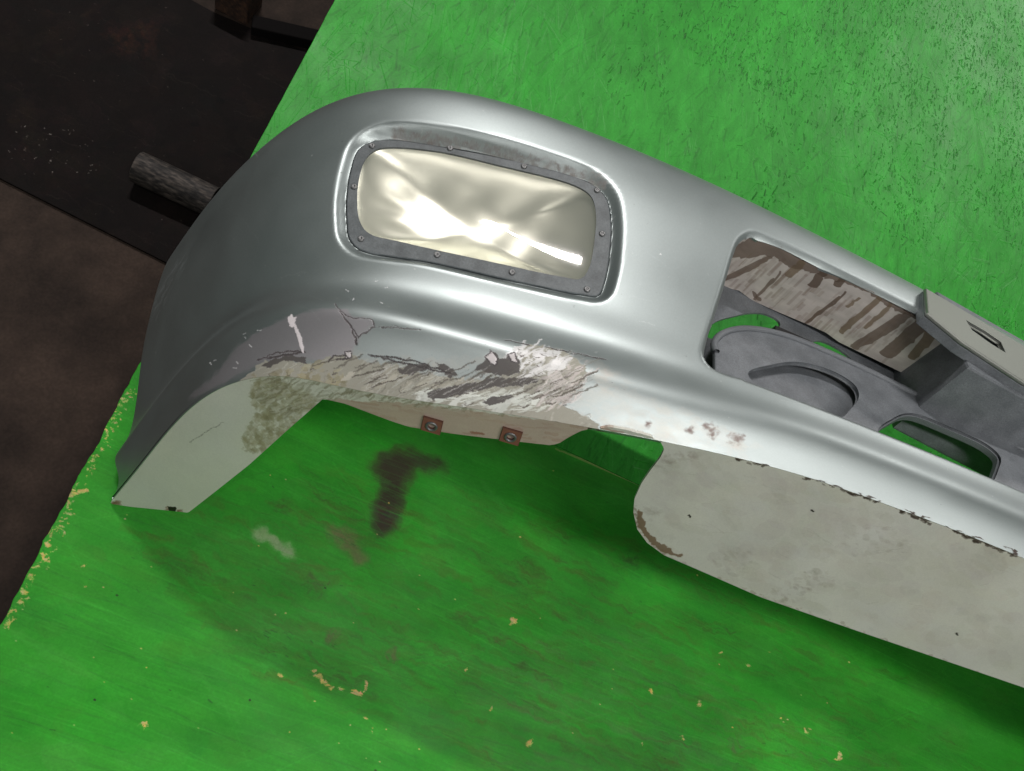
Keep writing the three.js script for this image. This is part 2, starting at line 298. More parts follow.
{
  // dull grey-pink lifted paint over the corner
  const lift = [[188, 400], [215, 375], [240, 345], [262, 330], [285, 318], [318, 309], [345, 307], [353, 317], [371, 319], [373, 326], [360, 336], [356, 345], [350, 357], [320, 360], [295, 358], [262, 362], [236, 378]];
  for (let k = 0; k < 5; k++) onPaint(jag(lift.map(p => [p[0] + R(-2, 2), p[1] + R(-2, 2)]), 2), [166, 156, 158], 130, 150, k ? null : 131, .2);
  { const ab = [[350, 350], [440, 362], [500, 352], [560, 348], [600, 362], [640, 388], [700, 418], [760, 445], [735, 455], [660, 440], [600, 430], [540, 420], [420, 400], [350, 390]]; for (let k = 0; k < 420; k++) { const p = randIn(ab), r = R(3, 12); onPaint(jag([[p[0] - r, p[1] - r * .2], [p[0], p[1] - r * .5], [p[0] + r, p[1] + r * .3], [p[0], p[1] + r * .5]], r * .25, 4), [188, 176, 174], 130, 120, null, .12); } }
  // scraped zone
  const scrape = [[250, 372], [262, 362], [285, 360], [305, 364], [322, 361], [340, 354], [355, 356], [366, 362], [400, 365], [418, 372], [445, 378], [480, 380], [505, 376], [520, 350], [535, 343], [562, 349], [580, 360], [588, 372], [575, 392], [560, 405], [590, 418], [604, 431], [545, 425], [480, 414], [420, 406], [360, 398], [330, 399], [300, 420], [262, 440], [240, 420], [232, 395]];
  const scr = jag(scrape, 2.2, 4);
  onPaint(scr, [158, 156, 144], 155, 50, 118);
  for (let k = 0; k < 300; k++) {
    const p = randIn(scrape), t = R(0, 1), L = R(4, 18), a = -.55 + R(-.25, .25), tone = t < .45 ? shade([186, 182, 172], R(0, 30)) : t < .85 ? shade([140, 136, 122], R(0, 30)) : shade([104, 98, 88], R(0, 25));
    linePaint([[p[0] - L / 2 * Math.cos(a), p[1] - L / 2 * Math.sin(a)], [p[0] + L / 2 * Math.cos(a), p[1] + L / 2 * Math.sin(a)]], tone, 150 + R(-20, 30), 20, t < .45 ? 140 + R(0, 40) : 70 + R(0, 40), R(.8, 2.6), R(.2, .5));
  }
  // olive dirt ground into the left part
  const olive = [[250, 376], [300, 368], [340, 372], [352, 392], [322, 400], [290, 428], [262, 440], [245, 415]];
  for (let k = 0; k < 260; k++) { const p = randIn(olive); onPaint(jag([[p[0] - R(1, 5), p[1]], [p[0], p[1] - R(1, 4)], [p[0] + R(1, 5), p[1] + R(0, 2)], [p[0], p[1] + R(1, 4)]], 1), rnd() < .5 ? [124, 116, 88] : [160, 152, 122], 170, 10, 100 + R(-20, 20), R(.3, .7)); }
  // white torn edges
  const white1 = [[505, 352], [522, 346], [545, 350], [560, 352], [572, 360], [560, 368], [540, 374], [520, 380], [512, 368]];
  for (let k = 0; k < 110; k++) { const p = randIn(white1), a = R(-1.1, -.2), L = R(3, 13); linePaint([p, [p[0] + L * Math.cos(a), p[1] + L * Math.sin(a)]], shade([225, 224, 224], R(-20, 15)), 120, 20, 150 + R(-30, 50), R(1.5, 4), R(.5, .95)); }
  const white2 = [[405, 390], [440, 392], [490, 394], [530, 395], [545, 405], [535, 415], [480, 408], [420, 402]];
  for (let k = 0; k < 80; k++) { const p = randIn(white2), a = R(-.5, 0), L = R(5, 18); linePaint([p, [p[0] + L * Math.cos(a), p[1] + L * Math.sin(a)]], shade([218, 222, 214], R(-20, 20)), 140, 20, 140 + R(-20, 30), R(2, 4.5), R(.4, .9)); }
  const white3 = [[545, 375], [580, 365], [590, 378], [570, 405], [545, 412], [530, 405]];
  for (let k = 0; k < 90; k++) { const p = randIn(white3), a = R(-1.0, -.5), L = R(5, 18); linePaint([p, [p[0] + L * Math.cos(a), p[1] + L * Math.sin(a)]], shade([205, 196, 192], R(-20, 20)), 140, 40, 140 + R(-30, 30), R(1, 3), R(.4, .9)); }
  // larger flakes, each with a torn dark edge
  const flake = (zone, n, r0, r1, tone) => { for (let k = 0; k < n; k++) { const p = randIn(zone), r = R(r0, r1), a0 = R(-.7, -.2), q = []; for (let i = 0; i < 7; i++) { const a = i / 7 * 6.283, d = r * R(.55, 1.1); const x = d * Math.cos(a) * 1.5, y = d * Math.sin(a) * .6; q.push([p[0] + x * Math.cos(a0) - y * Math.sin(a0), p[1] + x * Math.sin(a0) + y * Math.cos(a0)]); } if (rnd() < .5) linePaint(q.slice(2, 6).map(z => [z[0] + .5, z[1] + .7]), [86, 80, 74], 170, 20, 84, R(1, 2.4), .8); onPaint(jag(q, .5, 3), shade(tone, R(-18, 14)), 140, 50, 128 + R(-16, 22), R(.55, .95)); } };
  flake(white1, 34, 2.5, 7, [222, 221, 220]); flake(white2, 30, 2.5, 8, [214, 217, 210]); flake(white3, 20, 2.5, 6, [196, 188, 184]);
  flake([[350, 362], [470, 378], [500, 384], [430, 396], [345, 390]], 36, 2, 7, [178, 174, 160]); flake([[255, 370], [340, 362], [345, 390], [262, 410]], 26, 2, 6, [160, 155, 132]);
  // bare dark plastic
  const dark = [[84, 80, 78], 140, 20, 100, .95];
  for (const q of [[[475, 370], [486, 357], [494, 352], [500, 360], [508, 356], [515, 353], [520, 362], [520, 374], [500, 376]], [[262, 366], [272, 359], [292, 355], [305, 357], [306, 363], [284, 361], [270, 368]], [[435, 362], [447, 366], [458, 374], [451, 378], [442, 370]], [[424, 393], [440, 388], [470, 383], [500, 377], [540, 379], [528, 385], [490, 387], [455, 396], [434, 400]], [[480, 402], [500, 395], [512, 396], [506, 402], [490, 405]], [[395, 370], [418, 364], [430, 366], [410, 376]]]) onPaint(jag(q, 1.4, 3), ...dark);
  for (let k = 0; k < 240; k++) { const p = randIn([[360, 372], [500, 378], [585, 370], [570, 405], [430, 402], [350, 394]]), a = -.5 + R(-.08, .08), L = R(6, 30); linePaint([p, [p[0] + L * Math.cos(a), p[1] + L * Math.sin(a)]], rnd() < .6 ? [208, 208, 204] : [120, 116, 108], 140, 60, rnd() < .5 ? 134 : 112, R(.6, 1.3), R(.3, .8)); }
  // lifted flakes on the edge of the bare patch
  for (const q of [[[484, 357], [491, 351], [498, 360], [494, 366]], [[508, 355], [514, 352], [518, 362], [512, 362]], [[344, 352], [350, 352], [352, 358], [346, 360]]]) { onPaint(q, [206, 200, 200], 110, 110, 190); linePaint(q.concat([q[0]]), [70, 64, 66], 150, 10, 70, 1.6); }
  for (let k = 0; k < 46; k++) { const t = rnd(), p = [lerp(300, 585, t), lerp(372, 392, t) + R(-12, 14)], L = R(8, 34), a = -.38 + R(-.12, .12); linePaint(jagLine([p, [p[0] + L * Math.cos(a), p[1] + L * Math.sin(a)]], .5, 4), [88, 82, 74], 170, 20, 84, R(.8, 2.4), R(.5, .95)); }
  // cracks
  for (const [q, w] of [[[[335, 304], [338, 309], [345, 315], [352, 318], [365, 318], [373, 320], [373, 326], [366, 332], [358, 337]], 2.2], [[[352, 331], [355, 337], [357, 344]], 3.2], [[[258, 360], [266, 357], [276, 353], [292, 351], [305, 352]], 3.2], [[[328, 361], [334, 356], [345, 355], [348, 359]], 3], [[[368, 355], [385, 357], [400, 359], [418, 362], [425, 365], [440, 369], [452, 374]], 2.6], [[[506, 340], [520, 343], [530, 345]], 2.4], [[[545, 347], [570, 351], [590, 356], [606, 360]], 1.8], [[[372, 327], [390, 326], [420, 330]], 1.2]]) linePaint(jagLine(q, .7, 4), [66, 60, 60], 170, 10, 60, w * .8, .9);
  linePaint(jagLine([[291, 316], [294, 324], [299, 334], [302, 344], [303, 351]], .6, 3), [232, 224, 226], 120, 40, 160, 5.5);
  onPaint(jag([[288, 318], [291, 313], [296, 318], [295, 327], [290, 327]], .8, 2), [230, 222, 224], 130, 30, 150);
  // grime line along the bottom of the scrape
  linePaint(jagLine([[345, 395], [420, 402.5], [496, 413], [560, 423], [606, 432]], .8, 4), [88, 82, 66], 190, 0, 80, 5);
  // chips along the front edge of the lower lip
  for (const [a, b] of [[[748, 460.5], [778, 468]], [[812, 478], [850, 490]], [[858, 492], [892, 504]], [[896, 507], [930, 518]], [[945, 526], [985, 540]], [[1000, 545], [1022, 553]]]) for (let k = 0; k < 9; k++) { const t = rnd() * .85, u = t + R(.04, .15); linePaint(jagLine([lerpP(a, b, t), lerpP(a, b, u)], .7, 2), [66, 56, 50], 200, 10, 100, R(1.5, 5), R(.5, .95)); }
  // rust-brown spots
  for (const [x, y, r] of [[712, 430, 5], [713, 435, 4], [735, 440, 6.5], [740, 438, 4], [706, 426, 2.5], [648, 424, 2.5], [690, 430, 3]]) for (let k = 0; k < 30; k++) { const a = R(0, 6.3), d = R(0, r * 1.5), z = R(.5, 2.6), q = [x + d * Math.cos(a), y + d * Math.sin(a) * .8]; onPaint(jag([[q[0] - z, q[1]], [q[0], q[1] - z], [q[0] + z, q[1]], [q[0], q[1] + z]], z * .4, 2), [120, 102, 94], 160, 60, null, .16); }
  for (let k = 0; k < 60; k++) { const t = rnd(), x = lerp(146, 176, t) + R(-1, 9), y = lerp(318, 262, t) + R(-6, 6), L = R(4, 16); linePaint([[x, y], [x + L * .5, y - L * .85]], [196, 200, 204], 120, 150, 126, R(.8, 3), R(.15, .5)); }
  for (let k = 0; k < 500; k++) { const x = R(150, 1020), y = R(85, 540); linePaint([[x, y], [x + R(-.6, .6), y + R(-.6, .6)]], rnd() < .7 ? [214, 214, 210] : [90, 88, 84], 150, 80, null, R(.6, 1.5), R(.2, .7)); }
  // small knocks and scratches
  for (const [x, y] of [[345, 290], [384, 287], [381, 302], [352, 300], [375, 282], [660, 254], [249, 345], [236, 362], [214, 360], [210, 362], [244, 337], [257, 330], [243, 334], [233, 367]]) linePaint([[x, y], [x + R(1, 5), y + R(-2, 2)]], [235, 235, 235], 120, 60, 110, R(1.2, 2.4), .9);
  for (let k = 0; k < 70; k++) { const x = R(230, 1000), y = R(90, 520), L = R(4, 30), a = R(-.3, 1.0); linePaint([[x, y], [x + L * Math.cos(a), y + L * Math.sin(a)]], [210, 212, 212], PAINT_R + 15, PAINT_M - 30, 122, R(.6, 1.2), R(.1, .35)); }
  // dark dust in the upper corner of the lamp recess
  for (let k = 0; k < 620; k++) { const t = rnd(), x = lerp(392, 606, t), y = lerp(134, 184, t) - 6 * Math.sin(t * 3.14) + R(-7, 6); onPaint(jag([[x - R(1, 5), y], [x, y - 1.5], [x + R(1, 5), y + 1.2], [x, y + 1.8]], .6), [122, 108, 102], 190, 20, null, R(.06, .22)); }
}
warp([cCol, cMat, cBmp], 2.6, .12, 3);
const pn1 = slow((i, j) => fbm(i * .0084, j * .007, 4), TW, TH, 6), pn2 = slow((i, j) => fbm(i * .012, j * .014 + 40, 5), TW, TH, 4);
perPixel(cCol, (d, k, i, j) => { const n = 1 + .035 * (pn1(i, j) - .5) + .035 * (vnoise(i * .9, j * .9) - .5); d[k] *= n; d[k + 1] *= n; d[k + 2] *= n; });
perPixel(cMat, (d, k, i, j) => { const n = 30 * (pn2(i, j) - .5); d[k + 1] = clamp(d[k + 1] + n, 0, 255); });
perPixel(cBmp, (d, k, i, j) => { const dm = Math.abs(d[k] - 128) > 2 ? 26 : 1.2; d[k] = clamp(d[k] + dm * ((dm > 2 ? fbm(i * .11, j * .11 + 9, 4) : hsh(i, j)) - .5), 0, 255); });
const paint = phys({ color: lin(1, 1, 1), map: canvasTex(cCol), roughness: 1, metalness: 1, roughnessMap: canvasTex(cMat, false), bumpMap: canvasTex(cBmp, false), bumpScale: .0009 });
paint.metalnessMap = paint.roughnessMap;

// ---- underside sheet: dull silver, dirt
const UW = 2048, UH = 1228, cU = makeCanvas(UW, UH), gU = cU.getContext('2d');
gU.fillStyle = css(...UNDER); gU.fillRect(0, 0, UW, UH);
const un2 = (p, w = .004) => { const q = unW(p[0], p[1], w); return [(q[0] + .25) * UW, (q[1] + .05) / .6 * UH]; };
{
  const blot = (p, r, col, a) => { const q = un2(p, .01); gU.fillStyle = css(...col, a); gU.beginPath(); gU.ellipse(q[0], q[1], r * R(.6, 1.6), r * R(.3, .9), R(-.6, .4), 0, 6.3); gU.fill(); };
  const flange = [[330, 396], [420, 401], [600, 428], [625, 436], [580, 440], [560, 452], [400, 436], [325, 402]];
  poly(gU, jag(flange, 1).map(p => un2(p)), css(172, 148, 132, .7));
  for (let k = 0; k < 120; k++) { const p = randIn(flange), L = R(6, 30); line(gU, [p, [p[0] + L, p[1] + L * .15]].map(q => un2(q)), rnd() < .5 ? css(150, 112, 94) : css(190, 178, 160), R(2, 9)); gU.globalAlpha = R(.1, .3); } gU.globalAlpha = 1;
  // olive dirt on the wing lip
  const olive = [[322, 394], [262, 372], [250, 390], [258, 410], [246, 430], [244, 448], [262, 452], [290, 430]];
  for (let k = 0; k < 700; k++) { const p = randIn(olive), r = R(1, 4); poly(gU, jag([[p[0] - r, p[1]], [p[0], p[1] - r], [p[0] + r, p[1]], [p[0], p[1] + r]], .8, 3).map(q => un2(q)), rnd() < .5 ? css(136, 128, 98, R(.15, .45)) : css(170, 163, 136, R(.15, .45))); }
  const band = [[250, 370], [300, 372], [345, 383], [430, 398], [520, 412], [520, 418], [430, 406], [345, 397], [322, 402], [290, 420], [255, 400]];
  for (let k = 0; k < 500; k++) { const p = randIn(band), L = R(3, 12), a = -.5 + R(-.3, .3), v = rnd(); line(gU, [p, [p[0] + L * Math.cos(a), p[1] + L * Math.sin(a)]].map(q => un2(q)), v < .5 ? css(186, 182, 168, R(.2, .6)) : css(132, 126, 104, R(.2, .6)), R(1.5, 5)); }
  line(gU, [[192, 440], [210, 428], [225, 420]].map(q => un2(q)), css(100, 98, 88, .6), 1.4);
  for (const [x, y, r] of [[118, 501, 6], [172, 506, 4], [182, 509, 3]]) for (let k = 0; k < 14; k++) poly(gU, jag([[x + R(-r, r) - 2, y + R(-2, 2)], [x + R(-r, r), y - 2], [x + R(-r, r), y + 2]], 1).map(q => un2(q)), css(120, 88, 66, R(.15, .4)));
  poly(gU, jag([[169, 504], [178, 505], [177, 510], [171, 509]], .6, 2).map(q => un2(q)), css(34, 28, 24));
  // brown wear on the rounded end of the lower panel
  const wear = [[637, 514], [642, 516], [646, 532], [656, 544], [672, 553], [684, 558], [676, 560], [660, 552], [646, 542], [638, 530]];
  poly(gU, jag(wear, 1.5, 3).map(q => un2(q, .002)), css(122, 100, 78, .9));
  for (let k = 0; k < 260; k++) { const t = rnd(), e = t < .25 ? [lerp(634, 640, t * 4), lerp(506, 535, t * 4)] : t < .5 ? [lerp(640, 690, t * 4 - 1), lerp(538, 570, t * 4 - 1)] : [lerp(690, 1020, t * 2 - 1), lerp(569, 690, t * 2 - 1)]; blot([e[0] + R(-2, 4), e[1] - Math.abs(R(-2, 2)) * 3], R(1, 6), [108, 90, 70], R(.06, .25)); }
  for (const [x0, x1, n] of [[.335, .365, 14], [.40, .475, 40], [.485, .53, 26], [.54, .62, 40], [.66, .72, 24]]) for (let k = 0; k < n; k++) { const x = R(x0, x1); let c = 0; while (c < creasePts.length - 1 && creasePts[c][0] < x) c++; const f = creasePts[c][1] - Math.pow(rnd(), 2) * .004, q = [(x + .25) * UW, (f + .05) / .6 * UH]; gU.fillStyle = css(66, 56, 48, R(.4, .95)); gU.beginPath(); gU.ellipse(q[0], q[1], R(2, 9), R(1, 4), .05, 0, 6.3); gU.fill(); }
  // smudges and scuffs on the panel
  const pan = [[660, 455], [750, 470], [1020, 565], [1020, 680], [700, 568], [650, 540]];
  for (let k = 0; k < 420; k++) blot(randIn(pan), R(4, 40), rnd() < .6 ? [132, 126, 108] : [210, 210, 202], R(.015, .06));
  for (let k = 0; k < 60; k++) { const p = randIn(pan), L = R(4, 26), a = R(-.2, .6); line(gU, [p, [p[0] + L * Math.cos(a), p[1] + L * Math.sin(a)]].map(q => un2(q, .01)), css(128, 120, 104, R(.06, .2)), R(.6, 1.4)); }
  for (const [x, y, r, n] of [[812, 580, 18, 60], [790, 590, 14, 40], [770, 596, 12, 40], [668, 462, 12, 40], [690, 458, 8, 24], [650, 512, 10, 24], [730, 560, 20, 30], [870, 545, 26, 40]]) for (let k = 0; k < n; k++) { const a = R(0, 6.3), d = r * Math.sqrt(rnd()), q = [x + d * Math.cos(a) * 1.4, y + d * Math.sin(a) * .6]; blot(q, R(2, 9), [112, 100, 82], R(.03, .1)); }
  for (const [x, y] of [[689, 515], [956, 632], [813, 515]]) line(gU, [[x, y], [x + 1, y + 2]].map(z => un2(z, .01)), css(40, 36, 32), 4);
}
warp([cU], 3, .1, 9);
const un1 = slow((i, j) => fbm(i * .008, j * .008, 5), UW, UH, 5), un3 = slow((i, j) => fbm(i * .01 + 50, j * .01, 3), UW, UH, 8);
perPixel(cU, (d, k, i, j) => { const n = 1 + .1 * (un1(i, j) - .5) + .04 * (vnoise(i * .6, j * .6) - .5); d[k] *= n; d[k + 1] *= n; d[k + 2] *= n * (1 + .04 * (un3(i, j) - .5)); });
const tU = canvasTex(cU); tU.wrapS = THREE.MirroredRepeatWrapping; tU.wrapT = THREE.ClampToEdgeWrapping;
const bU = makeCanvas(512, 512); perPixel(bU, (d, k, i, j) => { const v = 128 + 90 * (fbm(i * .12, j * .12, 4) - .5); d[k] = d[k + 1] = d[k + 2] = v; d[k + 3] = 255; });
const tbU = canvasTex(bU, false); tbU.wrapS = tbU.wrapT = THREE.MirroredRepeatWrapping; tbU.repeat.set(4, 2.4);
const underMat = std({ map: tU, roughness: .5, metalness: .25, bumpMap: tbU, bumpScale: .0004 });

// ---- return wall of the grille opening: pale grey, muddy runs
const WW = 2048, WH = 512, cW = makeCanvas(WW, WH), gW = cW.getContext('2d');
gW.fillStyle = css(188, 181, 175); gW.fillRect(0, 0, WW, WH);
const wallUV = p => { const q = unW(p[0], p[1], .267), g = GP.to2(B3(q[0], q[1], .267)), ft = unW(926, 315, .262)[1]; return [(g[0] + .5) * WW, clamp((.538 - q[1]) / .080, 0, 1) * WH]; };
{
  const mud = [css(92, 76, 66, .7), css(80, 64, 52, .75), css(104, 88, 68, .7)];
  poly(gW, jag([[740, 230], [765, 232], [840, 268], [940, 312], [930, 328], [900, 314], [860, 292], [820, 274], [790, 262], [770, 254], [738, 252]], 1.6, 3).map(wallUV), mud[0]);
  for (const [q, w] of [[[[775, 256], [762, 266], [748, 273], [735, 277]], 14], [[[806, 260], [800, 268], [794, 274]], 17], [[[826, 270], [821, 279], [817, 286]], 19], [[[843, 278], [838, 287]], 16], [[[880, 298], [868, 312], [856, 325], [848, 336]], 14], [[[893, 300], [882, 318], [870, 330]], 8], [[[908, 312], [892, 332], [874, 345], [862, 352]], 20], [[[925, 320], [908, 342], [892, 360]], 36], [[[935, 322], [928, 345], [915, 362]], 20], [[[847, 294], [832, 312], [812, 330]], 5], [[[788, 270], [776, 288], [766, 300]], 5], [[[765, 294], [770, 300]], 14], [[[860, 300], [850, 310]], 7]]) { line(gW, jagLine(q, 1.2, 4).map(wallUV), mud[Math.floor(R(0, 3))], w); }
  for (let k = 0; k < 160; k++) { const p = randIn([[735, 255], [765, 245], [930, 325], [900, 360], [735, 290]]), L = R(5, 22); line(gW, [p, [p[0] - L * .6, p[1] + L * .8]].map(wallUV), css(110, 92, 80, R(.05, .3)), R(2, 10)); }
}

perPixel(cW, (d, k, i, j) => { const n = 1 + .22 * (fbm(i * .02, j * .02, 5) - .5); d[k] *= n; d[k + 1] *= n; d[k + 2] *= n; });
const wallMat = std({ map: canvasTex(cW), roughness: .6, metalness: .1 });

// ---- generic small noise maps
function noiseTex(n, f, lo, hi, oct = 5, stretch = 1, seed = 0) { const c = makeCanvas(n, n); perPixel(c, (d, k, i, j) => { const v = lerp(lo, hi, fbm(i * f + seed, j * f * stretch + seed, oct)); d[k] = d[k + 1] = d[k + 2] = v; d[k + 3] = 255; }); const t = canvasTex(c, false); t.wrapS = t.wrapT = THREE.MirroredRepeatWrapping; return t; }
function tintTex(n, f, A, B, oct = 5, stretch = 1, seed = 0, pow = 1) { const c = makeCanvas(n, n); perPixel(c, (d, k, i, j) => { const t = Math.pow(clamp((fbm(i * f + seed, j * f * stretch + seed, oct) - .25) * 2), pow), g = .9 + .2 * vnoise(i * .7 + seed, j * .7); for (let q = 0; q < 3; q++) d[k + q] = clamp(lerp(A[q], B[q], t) * g, 0, 255); d[k + 3] = 255; }); const t = canvasTex(c); t.wrapS = t.wrapT = THREE.MirroredRepeatWrapping; return t; }
const grain = noiseTex(512, .25, 60, 200, 4);
grain.repeat.set(6, 6);
const plastic = std({ map: tintTex(512, .03, [96, 100, 104], [112, 116, 120], 5, 1, 4), roughness: .48, bumpMap: grain, bumpScale: .0003 });
plastic.map.repeat.set(4, 4);
const blackPlastic = std({ color: lin(.014, .014, .015), roughness: .45 });
const bezelMat = std({ map: tintTex(256, .05, [66, 72, 74], [90, 96, 98], 4, 1, 8), roughness: .5, bumpMap: grain, bumpScale: .0002 }); bezelMat.map.repeat.set(6, 6);
const capMat = std({ color: lin(.31, .32, .29), roughness: .46, metalness: .85, bumpMap: grain, bumpScale: .00008 });
const screwMat = std({ color: lin(.2, .2, .2), metalness: .7, roughness: .4 });
const reflMat = std({ color: lin(.76, .765, .69), metalness: .92, roughness: .36 });
const glassMat = phys({ color: lin(1, .99, .95), transmission: .95, roughness: .03, ior: 1.5, thickness: 0 });
const rustMat = std({ map: tintTex(256, .06, [70, 40, 30], [124, 82, 62], 5, 1, 3), roughness: .85 });
const darkRust = std({ map: tintTex(256, .05, [44, 30, 24], [84, 58, 42], 5, 1, 13), roughness: .85 }), nearBlack = phys({ color: lin(.006, .005, .005), roughness: .9, specularIntensity: .2 });
const rubber = std({ color: lin(.008, .008, .008), roughness: .8 });
const whiteMat = std({ color: lin(.7, .7, .7), roughness: .5 });
const glowMat = std({ color: lin(.9, .9, .9), emissive: lin(1, .98, .95), emissiveIntensity: 3 });
const floorMat = phys({ specularIntensity: .4,  map: tintTex(512, .024, [38, 31, 27], [66, 54, 47], 6, 1, 31), roughness: .85, bumpMap: noiseTex(512, .06, 40, 210, 5, 1, 7), bumpScale: .002 });
const cP = makeCanvas(1024, 1024), gP = cP.getContext('2d'); gP.fillStyle = css(19, 14, 13); gP.fillRect(0, 0, 1024, 1024);
{
  const T = (x, y) => { const q = unY(x, y, -.494); return [(q.x + 1.2) * 1024, (q.z + 1.4) * 1024]; };
  for (let k = 0; k < 500; k++) { const [x, y] = T(R(0, 300), R(0, 260)); gP.fillStyle = rnd() < .5 ? css(44, 32, 26, R(.03, .12)) : css(8, 6, 6, R(.04, .14)); gP.beginPath(); gP.ellipse(x, y, R(4, 60), R(3, 30), R(0, 3), 0, 6.3); gP.fill(); }
  for (let k = 0; k < 90; k++) { const [x, y] = T(130 + R(-26, 26), 38 + R(-14, 18)); gP.fillStyle = css(84, 44, 30, R(.03, .1)); gP.beginPath(); gP.ellipse(x, y, R(4, 22), R(3, 12), R(0, 3), 0, 6.3); gP.fill(); }
  for (let k = 0; k < 120; k++) { const [x, y] = T(R(0, 330), R(0, 260)); gP.fillStyle = css(150, 140, 130, R(.1, .5)); gP.fillRect(x, y, R(1, 3), R(1, 3)); }
  for (let k = 0; k < 40; k++) { const [x, y] = T(R(5, 95), R(125, 175)); gP.fillStyle = css(190, 185, 178, R(.3, .9)); gP.fillRect(x, y, R(1, 2.6), R(1, 2.6)); }
  for (let k = 0; k < 160; k++) { const p = T(R(0, 330), R(0, 260)), L = R(10, 90), a = R(-.3, .3); line(gP, [p, [p[0] + L * Math.cos(a), p[1] + L * Math.sin(a)]], css(70, 60, 54, R(.08, .3)), R(.5, 1.5)); }
  for (const [x, y] of [[195, 124], [220, 101], [274, 42], [270, 40]]) for (let k = 0; k < 6; k++) { const q = T(x + R(-3, 3), y + R(-2, 2)); gP.fillStyle = css(10, 8, 8, .6); gP.beginPath(); gP.ellipse(q[0], q[1], R(2, 7), R(2, 5), R(0, 3), 0, 6.3); gP.fill(); }
}
warp([cP], 6, .08, 2);
perPixel(cP, (d, k, i, j) => { const n = 1 + .5 * (fbm(i * .012, j * .012, 6) - .5) + .3 * (vnoise(i * .6, j * .6) - .5); for (let q = 0; q < 3; q++) d[k + q] = clamp(d[k + q] * n, 0, 255); });
const tP = canvasTex(cP); tP.wrapS = tP.wrapT = THREE.MirroredRepeatWrapping;
const steelMat = phys({ map: tP, roughness: .8, metalness: 0, specularIntensity: .3, bumpMap: noiseTex(512, .08, 80, 170, 5, 1, 17), bumpScale: .0006 });
const pipeMat = std({ map: tintTex(512, .05, [24, 21, 20], [84, 76, 70], 5, 1, 12, 1.0), roughness: .7, metalness: .2, bumpMap: noiseTex(256, .09, 10, 245, 5, 1, 3), bumpScale: .0012 });
pipeMat.map.repeat.set(2, 3); pipeMat.bumpMap.repeat.set(2, 3);

